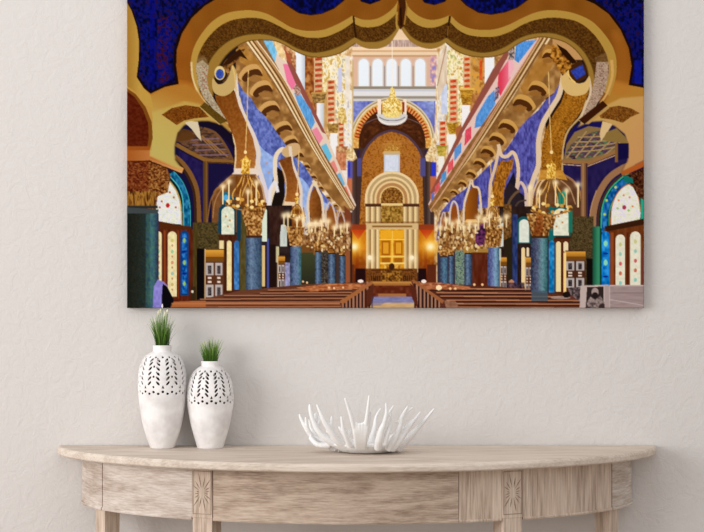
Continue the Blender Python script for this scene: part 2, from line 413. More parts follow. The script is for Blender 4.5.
    P([(294, 93), (299, 92), (311, 110), (315, 122), (311, 130), (301, 112)], (96, 160, 216), n=20, sc=(1, 3)); P([(293, 88), (297, 84), (302, 92), (297, 97)], pal=[(120, 80, 60), (240, 200, 190)], sc=(1, 1))
    P([(312, 130), (317, 127), (323, 138), (319, 144)], (232, 140, 160)); P([(321, 146), (326, 143), (332, 156), (329, 162)], (110, 190, 220)); P([(330, 163), (334, 160), (338, 170), (335, 174)], (226, 140, 130)); P([(336, 175), (340, 172), (345, 184), (342, 187)], (120, 180, 215)); P([(343, 188), (346, 186), (350, 196), (348, 198)], (224, 130, 110))
    # left cornice
    P([(238, 46), (247, 40), (263, 40), (318, 142), (355, 206), (351, 211), (310, 152), (262, 92), (238, 62)], (140, 98, 52), n=16, sc=(3, 3))
    for o, w, c in ((0, 2.0, (240, 218, 176)), (2.2, 1.0, (120, 80, 40)), (4.2, 1.9, (236, 206, 156)), (6.4, 1, (110, 70, 36)), (8.4, 1.6, (188, 146, 92)), (10.4, 1.3, (238, 214, 180))):
        L([(246+o, 40), (276+o, 83), (313+o*.6, 148), (351+o*.3, 208)], w, c, w2=w*.5)
    # left corbels
    P([(236, 50), (246, 42), (262, 66), (280, 94), (300, 130), (334, 184), (351, 210), (347, 214), (330, 196), (310, 168), (286, 146), (270, 126), (248, 98), (236, 82)], pal=CORB[1:], sc=(6, 6))
    P([(238, 48), (245, 46), (262, 66), (276, 90), (262, 82), (250, 68), (240, 62)], (176, 126, 58), n=14, sc=(4, 4))
    for x, y, s_ in ((243, 68, 1.15), (254, 84, 1.1), (262, 104, 1.05), (276, 124, .95), (284, 138, .85), (292, 152, .7), (300, 164, .6), (308, 175, .52), (316, 186, .45), (324, 196, .4), (332, 204, .35)):
        P([(x-4*s_, y+8*s_), (x+2*s_, y-1*s_), (x+12*s_, y-3*s_), (x+17*s_, y+5*s_), (x+8*s_, y+4*s_), (x+2*s_, y+11*s_)], (206, 162, 98), sm=1)
        P([(x-1*s_, y+9*s_), (x+4*s_, y+3*s_), (x+13*s_, y+1*s_), (x+17*s_, y+7*s_), (x+9*s_, y+6*s_), (x+3*s_, y+12*s_)], (84, 46, 16), sm=1)
        P([(x+4*s_, y+9*s_), (x+9*s_, y+7*s_), (x+15*s_, y+8*s_), (x+16*s_, y+11*s_), (x+9*s_, y+12*s_)], (158, 112, 58), sm=1)
    # left blue wall
    P([(236, 78), (244, 92), (251, 98), (257, 108), (263, 114), (271, 123), (278, 134), (284, 142), (292, 154), (304, 165), (314, 181), (322, 192), (332, 204), (341, 216), (341, 240), (262, 240), (262, 200), (252, 140), (242, 104)], pal=[(72, 86, 150), (96, 110, 180), (122, 136, 202)], sc=(2, 3))
    for q in ([(252, 134), (262, 148), (276, 160), (277, 176), (270, 190), (262, 176)], [(298, 178), (309, 187), (308, 204), (302, 214)], [(320, 202), (329, 206), (326, 222), (321, 216)]):
        P(q, (152, 178, 226), n=14, sc=(2, 3), sm=1)
    p.dots([(267, 163), (269, 172)], 1, (196, 150, 130))
    # ------- right gallery side
    P([(520, 38), (437, 38), (432, 212), (440, 200), (504, 66)], pal=[(196, 150, 96), (236, 206, 160), (250, 240, 220)], sc=(2, 4))
    P([(437, 56), (446, 38), (452, 44), (444, 90), (446, 150), (436, 160)], pal=[(206, 196, 186), (246, 240, 230), (222, 196, 150)], sc=(2, 5))
    R(447, 50, 463, 122, pal=[(170, 180, 130), (240, 220, 150), (252, 246, 226), (206, 160, 70)], sc=(2, 3)); R(441, 84, 447, 114, (205, 212, 232), n=12, sc=(1.5, 3))
    P([(446, 44), (447, 80), (438, 100), (437, 60)], (225, 205, 180), n=14, sc=(2, 6)); L([(446, 46), (437, 86)], .9, (176, 136, 100), sm=0)
    stripes(464, 469.5, 57, 90, c=(206, 80, 30)); stripes(450, 456, 79, 122, c=(206, 74, 34)); stripes(440, 445, 121, 149, c=(206, 70, 34))
    R(470, 56, 486, 96, pal=[(170, 110, 40), (206, 160, 90), (224, 160, 60)], sc=(2, 3)); R(479, 60, 482, 80, (214, 90, 40), n=20, sc=(1, 2))
    R(484.5, 55, 494, 92, (240, 240, 242)); P([(494, 55), (510, 50), (504, 66), (496, 80), (494, 84)], pal=[(150, 100, 50), (214, 170, 110)], sc=(2, 2))
    P([(470, 94), (484, 92), (484, 100), (474, 120), (470, 120)], pal=[(160, 100, 46), (210, 150, 90)], sc=(2, 2))
    P([(459, 88), (474, 88), (472, 94), (470, 105), (462, 105)], pal=[(140, 90, 20), (216, 166, 60)], sc=(2, 1.2)); R(459, 88, 474, 90, (236, 190, 90))
    R(461.6, 105, 469.5, 140, (244, 240, 240)); P([(446, 123), (459, 122), (456, 134), (449, 134)], pal=[(150, 104, 20), (224, 180, 70)], sc=(2, 1.2)); R(448, 134, 455, 170, (242, 240, 236))
    P([(455, 128), (461, 124), (462, 136), (457, 146)], (176, 106, 60)); P([(436, 145), (447, 145), (445, 156), (438, 156)], pal=[(140, 130, 40), (226, 190, 90)], sc=(2, 1.2)); R(438, 156, 444, 176, (240, 236, 226))
    P([(425, 156), (430, 146), (437, 148), (434, 162), (426, 161)], pal=[(190, 150, 90), (250, 232, 190)], sc=(1.5, 1.5)); R(431, 162, 436, 178, (50, 60, 200)); R(430, 176, 436, 205, (196, 110, 70))
    # right parapet
    P([(525, 40), (500, 66), (466, 128), (428, 204), (431, 212), (472, 150), (506, 92), (538, 40)], (230, 198, 186))
    P([(509, 46), (514, 44), (497, 76), (463, 132), (432, 196), (430, 192), (460, 130), (492, 70)], (150, 84, 70))
    P([(516, 42), (536, 40), (528, 50), (518, 63), (514, 60)], (84, 150, 220), n=18, sc=(1, 2)); P([(508, 48), (514, 44), (514, 58), (508, 66)], pal=[(60, 60, 60), (230, 200, 190)], sc=(1, 1))
    P([(498, 74), (508, 60), (510, 78), (500, 96), (497, 90)], (220, 66, 90), c2=(238, 130, 150), g=((500, 0), (509, 0))); P([(508, 60), (512, 60), (514, 68), (508, 80)], (240, 180, 190))
    P([(487, 97), (494, 90), (495, 104), (481, 126), (474, 128), (476, 116)], (92, 152, 216), n=16, sc=(1, 2)); P([(495, 88), (499, 86), (498, 98), (494, 102)], pal=[(60, 60, 80), (200, 160, 170)], sc=(1, 1))
    for q, c in (([(465, 130), (471, 126), (471, 138), (464, 146)], (222, 80, 100)), ([(454, 149), (461, 142), (461, 152), (454, 161)], (96, 150, 210)), ([(448, 163), (453, 158), (453, 168), (447, 174)], (222, 90, 100)), ([(441, 174), (446, 170), (446, 178), (440, 185)], (90, 150, 205)), ([(435, 186), (440, 181), (440, 188), (434, 195)], (214, 96, 100)), ([(431, 194), (434, 191), (434, 197), (431, 202)], (110, 120, 190))):
        P(q, c, n=12, sc=(1, 2))
    # right cornice
    P([(552, 48), (552, 38), (538, 38), (503, 94), (467, 146), (428, 206), (432, 212), (474, 156), (520, 100), (550, 72)], (146, 102, 54), n=16, sc=(3, 3))
    for o, w, c in ((0, 1.8, (240, 216, 172)), (2.3, 1.0, (116, 76, 38)), (4.3, 1.7, (232, 200, 150)), (6.5, 1, (112, 72, 38)), (8.4, 1.3, (214, 176, 120)), (10.6, 1.0, (232, 170, 150))):
        L([(549-o, 38), (514.5-o, 94), (474.5-o*.7, 154), (433-o*.3, 210)], w, c, w2=w*.5)
    P([(544, 44), (556, 48), (566, 62), (562, 80), (555, 92), (546, 98), (532, 114), (516, 132), (506, 148), (494, 156), (470, 178), (446, 200), (434, 212), (431, 209), (474, 152), (512, 98)], pal=CORB[1:], sc=(6, 6))
    P([(546, 44), (556, 48), (552, 66), (540, 82), (524, 96), (520, 88), (534, 64)], (172, 120, 52), n=14, sc=(4, 4))
    for x, y, s_ in ((557, 52, .9), (545, 84, 1.0), (531, 98, 1.1), (514, 122, .95), (503, 135, .85), (493, 148, .75), (484, 160, .65), (475, 171, .56), (466, 181, .48), (457, 190, .42), (448, 198, .36)):
        P([(x+4*s_, y+8*s_), (x-2*s_, y-1*s_), (x-12*s_, y-3*s_), (x-17*s_, y+5*s_), (x-8*s_, y+4*s_), (x-2*s_, y+11*s_)], (206, 158, 84), sm=1)
        P([(x+1*s_, y+9*s_), (x-4*s_, y+3*s_), (x-13*s_, y+1*s_), (x-17*s_, y+7*s_), (x-9*s_, y+6*s_), (x-3*s_, y+12*s_)], (84, 44, 12), sm=1)
        P([(x-4*s_, y+9*s_), (x-9*s_, y+7*s_), (x-15*s_, y+8*s_), (x-16*s_, y+11*s_), (x-9*s_, y+12*s_)], (154, 104, 46), sm=1)
    P([(562, 78), (553, 94), (545, 100), (538, 110), (527, 119), (519, 128), (512, 140), (505, 150), (494, 160), (480, 174), (466, 188), (452, 198), (440, 212), (436, 240), (536, 240), (536, 180), (540, 130), (556, 104)], pal=[(62, 58, 130), (86, 84, 162), (108, 108, 186)], sc=(1.6, 4))
    # ------- arcade, left
    def dk(pts, c=(26, 16, 24), **k): P(pts, c, **k)
    dk([(262, 210), (345, 214), (352, 232), (352, 290), (262, 290)], (58, 32, 22)); P([(286, 205), (345, 212), (351, 232), (350, 254), (286, 250)], pal=[(84, 48, 26), (160, 112, 64), (214, 182, 140)], sc=(1.6, 3))
    dk([(276, 166), (284, 172), (285, 204), (285, 235), (270, 235), (268, 200)], (28, 18, 14))
    L([(235, 74), (238, 100), (246, 120), (254, 137), (258.5, 152), (258, 164), (262, 178), (267, 196), (269, 214)], 4.6, (222, 208, 196))
    P([(215, 95), (224, 96), (235, 91), (239, 106), (247, 124), (253, 138), (256, 152), (254, 174), (233, 174), (235, 156), (234, 138), (226, 124), (219, 112)], (128, 72, 20), c2=(170, 108, 48), g=((216, 110), (252, 160)), n=12, sc=(1.4, 1.4))
    P([(258, 168), (263, 176), (268, 190), (276, 176), (277, 184), (272, 196), (270, 214), (266, 214), (262, 190)], (216, 208, 216)); L([(229, 128), (234, 140), (236, 156), (234, 174)], 1.6, (222, 196, 150)); 
    P([(230, 174), (233, 168), (256, 168), (260, 174), (256, 176), (234, 175)], (228, 212, 196))
    # dome-like arch below the first bay
    P([(206, 232), (208, 208), (213, 192), (222, 180), (232, 174), (256, 174), (262, 184), (266, 200), (268, 232)], (120, 78, 40), n=10, sc=(4, 4))
    L([(208, 224), (210, 204), (216, 190), (226, 179), (234, 175)], 2.2, (150, 102, 56)); L([(213, 218), (215, 202), (221, 190), (230, 181)], .9, (178, 130, 84))
    L([(256, 175), (262, 186), (265, 202), (266, 214)], 1.8, (196, 160, 120))
    P([(236, 176), (254, 176), (260, 190), (262, 206), (236, 206)], (124, 72, 26), n=14, sc=(3, 4))
    for a in (0, 7): L([(250+a*.4, 178), (244+a, 190), (240+a*1.6, 204)], 1.2, (206, 160, 84))
    # second bay
    L([(298, 146), (296, 152), (288, 151), (282, 149), (276, 156), (275, 170), (276, 184), (272, 194), (269, 206)], 4.2, (230, 212, 186)); P([(282, 151), (286, 146), (292, 143), (299, 144), (300, 152), (292, 157), (284, 156)], (206, 170, 120), sm=1); L([(270, 210), (270, 192), (275, 182), (278, 192)], 3, (226, 222, 226))
    L([(290, 146), (292, 162), (297, 176), (301, 190), (301, 205), (304, 226)], 3.2, (224, 208, 190))
    P([(279, 160), (284, 158), (291, 156), (293, 168), (298, 182), (300, 194), (297, 204), (284, 204), (286, 190), (284, 178)], (122, 68, 24), c2=(166, 100, 40), g=((284, 160), (298, 200)), n=10, sc=(1.5, 1.5))
    P([(283, 205), (284, 201), (298, 202), (301, 206)], (230, 205, 170)); L([(279, 162), (285, 176), (286, 192), (283, 205)], 1.4, (206, 180, 146))
    P([(284, 206), (300, 206), (303, 232), (284, 232)], (136, 78, 28), n=18, sc=(3, 3))
    # third, fourth
    E(316, 205, 6.6, 18, (150, 90, 34), c2=(110, 60, 18), g=((310, 0), (321, 0)), n=8); L([(309, 224), (308, 202), (311, 188), (315, 183), (318, 190), (322, 200), (324, 222)], 2.6, (226, 206, 180)); L([(313, 180), (316, 186)], 3, (230, 210, 170))
    P([(308, 226), (311, 222), (321, 222), (325, 226)], (228, 196, 160)); E(331, 219, 4.4, 14, (146, 84, 32)); L([(326, 226), (326, 210), (330, 202), (334, 210), (337, 226)], 1.8, (214, 190, 170)); E(341, 222, 2.6, 7, (116, 62, 30)); L([(337, 228), (338, 216), (341, 211), (345, 222)], 1.2, (200, 180, 180))
    R(303, 222, 308, 234, (206, 204, 214), a=.7); L([(305, 205), (308, 224)], 2.6, (176, 190, 222))
    P([(344, 205), (351, 212), (351, 234), (346, 234)], (126, 66, 40))
    # ------- arcade, right
    dk([(440, 216), (520, 210), (534, 234), (534, 300), (438, 290)], (52, 28, 22)); P([(440, 212), (500, 206), (500, 246), (437, 256)], pal=[(84, 48, 26), (160, 112, 58), (214, 182, 130)], sc=(1.6, 3))
    dk([(503, 206), (505, 188), (513, 172), (519, 192), (530, 200), (532, 234), (500, 234)], (30, 26, 40))
    L([(563, 74), (559, 94), (551, 108), (542, 124), (538, 142), (538, 164), (534, 176), (530, 190), (529, 208)], 5, (226, 200, 166))
    P([(565, 90), (574, 96), (588, 92), (584, 106), (576, 118), (566, 130), (562, 145), (561, 172), (541, 172), (541, 148), (545, 130), (553, 114), (561, 102)], pal=[(110, 66, 8), (160, 102, 22), (190, 130, 44)], sc=(.9, .9))
    P([(566, 98), (572, 104), (560, 124), (552, 142), (552, 170), (546, 170), (546, 144), (552, 126)], (190, 128, 34), a=.35)
    L([(586, 100), (580, 116), (568, 130), (563, 146), (562, 170), (566, 180)], 1.8, (198, 166, 110))
    P([(530, 232), (531, 206), (536, 186), (542, 176), (562, 174), (574, 182), (582, 200), (583, 232)], (120, 74, 34), n=14, sc=(4, 4))
    P([(540, 172), (562, 172), (565, 180), (558, 183), (538, 180)], (206, 148, 52), n=18, sc=(3, 2)); L([(564, 178), (573, 184), (580, 196), (583, 216)], 2.4, (150, 108, 78)); L([(560, 182), (570, 190), (576, 206)], 1.6, (186, 150, 120))
    L([(531, 206), (533, 192), (538, 181), (545, 176)], 1.8, (220, 186, 140))
    # right second bay
    L([(499, 146), (495, 166), (490, 184), (489, 204), (486, 222)], 3, (222, 192, 158)); L([(498, 144), (501, 155), (507, 156), (512, 152), (516, 158), (518, 172), (516, 190)], 3.6, (226, 198, 164)); L([(516, 190), (520, 182), (525, 190), (526, 206), (530, 212)], 3, (216, 190, 176))
    P([(497, 166), (501, 160), (507, 161), (513, 158), (512, 168), (506, 180), (503, 194), (504, 206), (490, 206), (491, 190)], pal=[(120, 70, 10), (172, 108, 28), (196, 134, 52)], sc=(1, 2))
    P([(503, 206), (504, 190), (510, 182), (518, 190), (523, 204), (524, 212), (504, 212)], (44, 34, 40)); L([(506, 224), (508, 204), (514, 194), (520, 190)], 2.6, (110, 84, 60)); L([(511, 228), (513, 212), (518, 202), (526, 200)], 1.6, (84, 66, 56))
    P([(474, 184), (478, 190), (477, 206), (478, 224), (464, 224), (465, 206), (468, 192)], (160, 92, 22), c2=(120, 62, 14), g=((466, 0), (478, 0))); L([(463, 224), (464, 204), (468, 190), (471, 180), (473, 186), (478, 188), (480, 198), (481, 214)], 2.2, (226, 202, 170))
    P([(464, 222), (466, 219), (476, 219), (478, 222)], (226, 180, 110)); E(454, 216, 3.6, 12, (150, 78, 24)); L([(449, 226), (450, 210), (453, 201), (457, 206), (459, 224)], 1.8, (214, 196, 186)); E(443, 222, 2.6, 8, (150, 84, 40)); L([(440, 228), (441, 218), (444, 212), (446, 226)], 1.2, (206, 190, 190))
    R(478, 204, 481, 212, (210, 200, 190), a=.8)
    # ------- left aisle
    R(158, 118, 212, 240, (24, 18, 56)); P([(196, 118), (222, 121), (230, 130), (235, 146), (234, 172), (214, 190), (207, 220), (200, 240), (190, 240)], (26, 18, 60))
    P([(176, 140), (184, 134), (200, 126), (216, 132), (226, 144), (232, 160), (206, 160)], pal=[(58, 42, 40), (100, 68, 44), (124, 84, 60)], sc=(3, 1.5))
    for y in (0, 6, 12): L([(196+y, 132+y*.6), (216+y, 152+y*.4)], 1.4, (150, 108, 60), sm=0)
    for y in (0, 5, 10, 15): L([(190+y*.5, 140+y), (222+y*.5, 138+y*1.1)], 1.0, (128, 104, 120), sm=0)
    L([(204, 128), (216, 133), (226, 146), (233, 160)], 2.2, (116, 80, 44)); P([(176, 140), (184, 132), (194, 138), (186, 144)], (104, 72, 48)); P([(196, 119), (214, 120), (232, 132), (235, 150), (226, 140), (212, 128), (200, 126)], (22, 12, 36))
    L([(176, 144), (190, 152), (206, 160), (234, 162)], 4, (136, 96, 44), sm=0); L([(206, 162), (234, 163)], 1.4, (84, 54, 30), sm=0)
    R(203.5, 161, 208.5, 236, (96, 66, 34)); R(206, 161, 207, 236, (130, 92, 46)); P([(179, 150), (203, 163), (203, 226), (200, 226), (196, 196), (188, 174), (179, 160)], (36, 26, 78), n=8, sc=(2, 4))
    L([(175, 156), (184, 164), (193, 178), (198, 196), (200, 240)], 4.4, (128, 88, 44)); L([(173, 158), (182, 167), (190, 180), (195, 198), (196, 240)], 2.6, (60, 36, 20))
    L([(206, 232), (211, 200), (219, 188), (228, 182)], 1.2, (140, 96, 52))
    # left near window
    P([(166, 171), (176, 171), (184, 182), (190, 198), (192, 216), (192, 228), (158, 228)], (8, 34, 44), sm=0)
    L([(171, 173), (179, 182), (185, 196), (187, 212), (187, 229)], 6, (20, 100, 140), n=40, sc=(2, 3)); L([(171, 177), (179, 187), (183, 200), (184, 229)], 1, (90, 190, 190)); L([(174, 171), (183, 182), (189, 198), (190.6, 214), (190.6, 229)], .9, (60, 160, 170))
    P([(155, 222), (156, 196), (164, 184), (170, 182), (176, 190), (181, 204), (182, 224)], pal=[(208, 214, 200), (232, 232, 214), (216, 216, 236)], sc=(2, 2)); L([(170, 181), (177, 191), (181, 205), (182, 226)], 1.3, (196, 160, 84))
    E(168, 205, 1.9, 2.4, (190, 30, 40)); p.dots([(174, 197), (176, 207), (162, 201), (170, 192), (160, 207)], 1, (200, 90, 60))
    P([(150, 219), (182, 225), (192, 226), (192, 232), (150, 230)], (84, 40, 12))
    R(152, 229, 196, 303, (92, 36, 16), n=14, sc=(1.5, 8)); R(193, 222, 198, 304, (76, 62, 26), n=10, sc=(1, 6))
    for x0, x1 in ((155.5, 162), (168, 177)):
        A(x0, x1, 231, 296, (230, 216, 168), n=12, sc=(2, 3)); 
        for k, c in enumerate(((190, 190, 90), (120, 190, 150), (200, 120, 90), (130, 180, 180), (190, 160, 90))): E((x0+x1)/2, 240+k*11, 1.5, 1.8, c, a=.7); E((x0+x1)/2, 245+k*11, .8, 1.2, (150, 90, 60), a=.6)
    A(180.5, 189, 230, 295, (16, 60, 110)); R(182, 232, 187.5, 293, (24, 96, 170), n=44, sc=(1.4, 2)); p.dots([(184.5, 240), (184.5, 262), (184.5, 283)], 1.4, (150, 190, 110), ry=2.4); p.dots([(184.5, 251), (184.5, 273)], 2.4, (10, 40, 130), ry=1.2)
    R(164, 230, 166, 298, (140, 66, 26)); R(178, 230, 179.5, 298, (130, 56, 22))
    R(198, 222, 222, 252, pal=[(48, 40, 22), (78, 66, 34), (98, 82, 46)], sc=(1, 1)); R(197, 248, 206, 304, (14, 8, 10)); R(191, 286, 196, 302, (56, 40, 20)); E(192.6, 291, 1.2, 1.4, (220, 210, 190))
    # left display case
    def case(x0, x1, y0, y1, dark=(92, 52, 28)):
        w, h = x1-x0, y1-y0
        R(x0, y0, x1, y1, dark); R(x0, y0+1, x1, y0+h*.16, (176, 116, 34), c2=(226, 168, 70), g=((0, y0+h*.16), (0, y0))); R(x0, y0+h*.16, x1, y0+h*.26, (120, 76, 24)); R(x0, y0, x0+1, y1, (216, 180, 130))
        for fx in (.08, .55):
            for fy in (.28, .72):
                R(x0+w*fx, y0+h*fy, x0+w*(fx+.38), y0+h*(fy+.25), (186, 176, 172)); R(x0+w*(fx+.1), y0+h*(fy+.05), x0+w*(fx+.28), y0+h*(fy+.22), (70, 60, 62), n=40, sc=(1, 1))
            for fy in (.56, .64): R(x0+w*(fx+.1), y0+h*fy, x0+w*(fx+.28), y0+h*(fy+.045), (226, 205, 190))
    # left second window
    P([(218, 232), (219, 208), (226, 200), (236, 196), (236, 236)], (20, 70, 90)); A(220.6, 235.4, 204, 236, (14, 60, 74)); A(221.6, 234.4, 206, 234, pal=[(206, 214, 190), (236, 236, 216)], sc=(2, 2)); p.dots([(226, 216), (230, 220), (228, 226)], 1, (190, 150, 90)); E(226, 197, 5, 5.4, (24, 110, 130)); E(226, 197.4, 2.6, 3, (90, 170, 220))
    R(219, 234, 246, 300, (76, 36, 18), n=10, sc=(1, 6)); R(219.5, 240, 224, 250, (232, 214, 160)); A(227, 231.6, 240, 290, (234, 216, 160), n=10); A(234.5, 239.5, 240, 289, (60, 120, 180), n=30, sc=(2, 3)); R(240, 206, 247, 300, (86, 76, 38), n=12, sc=(1.4, 5)); R(237, 205, 241, 240, (20, 60, 80))
    case(204.6, 224, 248.5, 298)
    R(262, 205, 292, 292, (44, 30, 28), n=10, sc=(3, 5)); A(262, 267, 208, 241, (216, 226, 206)); R(262, 245, 265, 286, (220, 190, 130)); R(267, 238, 269, 288, (70, 80, 150)); A(280, 287, 224, 246, (196, 204, 196), n=14, sc=(2, 3)); P([(268, 206), (284, 206), (281, 226), (279, 246), (272, 246), (270, 220)], (58, 34, 26), n=10, sc=(2, 4)); R(276, 246, 279, 262, (196, 190, 150)); case(277.5, 285, 255, 288); R(285, 262, 290, 288, (150, 150, 190), n=30, sc=(1.5, 2)); R(270, 244, 276, 290, (34, 18, 14))
    R(301, 246, 316, 284, (70, 74, 44), c2=(46, 48, 34), g=((0, 250), (0, 280))); R(301, 244, 316, 252, (120, 76, 34)); R(316, 250, 330, 284, pal=[(40, 26, 24), (100, 96, 84)], sc=(1.2, 1.2)); R(336, 252, 341, 283, (70, 54, 50)); R(345.5, 250, 350, 284, (150, 86, 52))
    # columns, left
    column(p, 246, 262, 237, 298, 0); column(p, 290.5, 301.5, 246, 291, 0, ((40, 60, 90), (110, 120, 160), (110, 140, 170), (40, 90, 80))); column(p, 315, 321.6, 251, 287, 10); column(p, 328.5, 335.4, 253, 284, 10); column(p, 339.4, 345, 255, 283, 9)
    P([(243, 207), (266, 207), (262, 222), (261, 236), (247, 236), (246, 222)], pal=GOLD, sc=(1.4, 1.8)); R(246, 235, 262.5, 237.5, (70, 40, 26))
    P([(286, 226), (305, 226), (302, 245), (290, 245)], pal=GOLD, sc=(1.4, 1.8))
    # ------- near left column, capital and impost
    P([(127, 158), (150, 160), (166, 166), (171, 176), (168, 192), (158, 196), (156, 210), (127, 210)], pal=[(64, 24, 8), (106, 54, 20), (142, 88, 38), (178, 132, 72)], sc=(1.3, 1.1))
    P([(127, 158), (149, 160), (149, 192), (127, 192)], (90, 16, 6), a=.35)
    R(127, 191, 156, 207, pal=[(70, 30, 8), (176, 130, 56), (104, 60, 20)], sc=(1.2, 6)); R(127, 205.5, 158, 208, (44, 46, 44)); P([(127, 207), (159, 209), (158, 214), (127, 213)], (66, 72, 74))
    for x, w, c, c2 in ((127, 8, (26, 34, 28), (40, 44, 32)), (135, 10, (40, 44, 32), (38, 62, 62)), (145, 7, (38, 62, 62), (78, 118, 116)), (152, 7, (78, 118, 116), (36, 46, 76))):
        R(x, 213, x+w, 309, c, c2=c2, g=((x, 0), (x+w, 0)), n=12, sc=(1, 1.2))
    R(129, 213, 150, 309, pal=[(8, 14, 14), (86, 70, 30), (16, 34, 46), (60, 70, 60)], sc=(1.1, 1.1), a=.45); R(127, 213, 146, 309, (8, 8, 8), c2=(30, 34, 34), g=((127, 0), (146, 0)), a=.3); R(146, 214, 155, 309, pal=[(36, 66, 110), (70, 120, 96), (50, 90, 130)], sc=(2, 5), a=.5)
    P([(127, 148), (152, 150), (184, 168), (182, 173), (150, 160), (127, 161)], (160, 88, 34), c2=(214, 158, 100), g=((127, 0), (182, 0))); L([(127, 161), (150, 161), (180, 173)], .9, (60, 26, 8), sm=0)
    # visitor in the picture
    P([(153, 309), (154, 286), (158, 279), (164, 281), (168, 292), (165, 309)], (140, 132, 205), n=14, sc=(2, 3)); P([(163, 283), (168, 287), (174, 299), (173, 306), (162, 309), (162, 296)], (10, 8, 14)); L([(163, 281), (168, 286)], 1.4, (150, 130, 180))
    # ------- pews, left
    P([(170, 309), (172, 302), (200, 299), (240, 290), (262, 288), (300, 284), (352, 282), (371, 281), (374, 284), (366, 309)], (104, 60, 40), n=10, sc=(8, 1))
    for y, xa, xb in ((289.5, 268, 352), (292.5, 260, 352), (295, 224, 350), (298.5, 200, 346), (302, 180, 343), (306.5, 171, 341)):
        L([(xa, y), (xb, y-.6)], 1.0, (172, 118, 86), sm=0); L([(xa, y+1.2), (xb, y+.7)], 1.0, (62, 28, 20), sm=0)
    P([(170, 309), (174, 301), (206, 300), (206, 309)], (172, 104, 60)); L([(172, 303), (340, 303)], 1.3, (186, 116, 72), sm=0); L([(172, 307.4), (340, 307.4)], 1.4, (104, 50, 30), sm=0)
    P([(296, 287), (330, 283), (366, 283), (360, 288), (310, 291)], pal=[(150, 76, 40), (206, 140, 90)], sc=(3, 1)); p.dots([(329, 287), (334, 287.5), (343, 287), (303, 281), (307, 282)], 1.1, (246, 200, 150))
    for i in range(8):
        x = 342+i*3.5; y = 303-i*2.6
        P([(x, y-3), (x+1.8, y-4), (x+1.8, 309), (x, 309)], (166, 116, 92)); P([(x+1.8, y-2), (x+3.4, y-3), (x+3.4, 309), (x+1.8, 309)], (44, 20, 18))
    P([(340, 300), (372, 280), (373, 283), (342, 304)], (166, 104, 60)); P([(366, 290), (373, 284), (373, 298), (366, 309)], (92, 44, 26)); E(360.5, 280.6, 3, 1.6, (250, 236, 228)); R(371, 296, 373, 309, (70, 60, 100), a=.6)
    # ------- right aisle
    P([(582, 120), (644, 118), (644, 240), (562, 240), (563, 150), (567, 134), (576, 124)], (38, 28, 78), n=8, sc=(3, 6)); P([(574, 126), (590, 116), (604, 124), (602, 142), (563, 160)], (26, 20, 90))
    P([(563, 160), (566, 144), (574, 132), (588, 126), (604, 128), (628, 142), (628, 146), (604, 158), (588, 162)], (140, 112, 70))
    P([(565, 154), (570, 145), (580, 137), (592, 132), (602, 130), (606, 139), (622, 144), (606, 153), (588, 158), (572, 159)], pal=[(58, 36, 30), (92, 74, 104), (96, 66, 60), (90, 120, 90)], sc=(4, 2))
    for k in range(5): L([(566+k*9, 158-k*.4), (586+k*8.6, 131+k*2.6)], 1.3, (172, 142, 98))
    for k in range(4): L([(568+k*3, 152-k*5), (596+k*3, 150-k*4.6), (618-k*2, 146-k*3.4)], 1.3, (172, 142, 98))
    for q, c in () and (([(578, 132), (592, 128), (596, 130), (582, 137)], (90, 140, 100)), ([(570, 140), (584, 136), (592, 139), (578, 146)], (110, 80, 90)), ([(592, 134), (604, 132), (610, 138), (596, 142)], (100, 50, 30)), ([(566, 150), (576, 147), (586, 150), (574, 156)], (92, 66, 100)), ([(590, 146), (606, 142), (614, 146), (600, 152)], (100, 76, 110)), ([(584, 154), (594, 152), (600, 155), (590, 160)], (90, 50, 30)), ([(580, 141), (592, 141), (596, 144), (586, 146)], (70, 40, 20))): P(q, c)
    L([(561, 161), (588, 163), (629, 146)], 3.4, (156, 112, 66), sm=0); L([(562, 164), (587, 166), (628, 150)], .8, (220, 180, 130), sm=0)
    P([(534, 232), (536, 196), (540, 184), (546, 178), (562, 175), (572, 181), (580, 194), (583, 212), (583, 232)], (116, 76, 40), c2=(96, 62, 44), g=((545, 190), (580, 200)), n=10, sc=(4, 4))
    L([(562, 174), (573, 181), (580, 194), (583, 216)], 2.2, (160, 116, 78)); L([(560, 180), (569, 188), (575, 204)], 1.2, (176, 136, 96)); P([(557, 205), (559, 192), (564, 190), (566, 196), (566, 205)], (20, 130, 110)); L([(536, 206), (537, 192), (541, 182), (547, 177)], 1.8, (226, 190, 140))
    P([(540, 170), (562, 170), (567, 180), (556, 178), (538, 180)], (200, 144, 56), n=14, sc=(3, 2))
    R(580.5, 163, 586, 234, (140, 100, 64)); R(582, 163, 583, 234, (176, 136, 96)); R(585, 163, 587, 234, (80, 52, 50))
    L([(592, 240), (593, 212), (598, 194), (608, 178), (622, 168), (634, 164)], 6.5, (158, 116, 80)); L([(597, 240), (598, 212), (603, 197), (612, 183), (624, 173)], 2.2, (76, 48, 30)); L([(589, 240), (590, 210), (596, 190)], 1, (186, 146, 108))
    P([(599, 232), (600, 208), (606, 192), (616, 180), (628, 173), (640, 176), (644, 200), (644, 232)], (10, 50, 40)); L([(604, 232), (605, 210), (611, 195), (620, 184), (631, 178), (640, 178)], 6, (22, 100, 165), n=46, sc=(2, 3)); L([(600.4, 232), (601.6, 208), (607.6, 192), (617, 181), (628, 174), (642, 177)], 1.2, (60, 190, 150)); L([(608.4, 232), (609, 211), (614, 198), (622, 188), (634, 181)], 1.1, (70, 170, 140)); p.dots([(606, 200), (615, 187), (604, 214), (625, 180)], 1.4, (190, 210, 100))
    P([(610, 226), (611, 208), (615, 196), (621, 188), (628, 184), (634, 188), (638, 198), (640, 212), (639, 222)], pal=[(220, 224, 190), (238, 234, 222), (226, 220, 236)], sc=(2, 2), sm=0); L([(610, 226), (611, 208), (615, 196), (621, 188), (628, 184), (634, 188), (638, 198), (640, 212)], .9, (200, 110, 60))
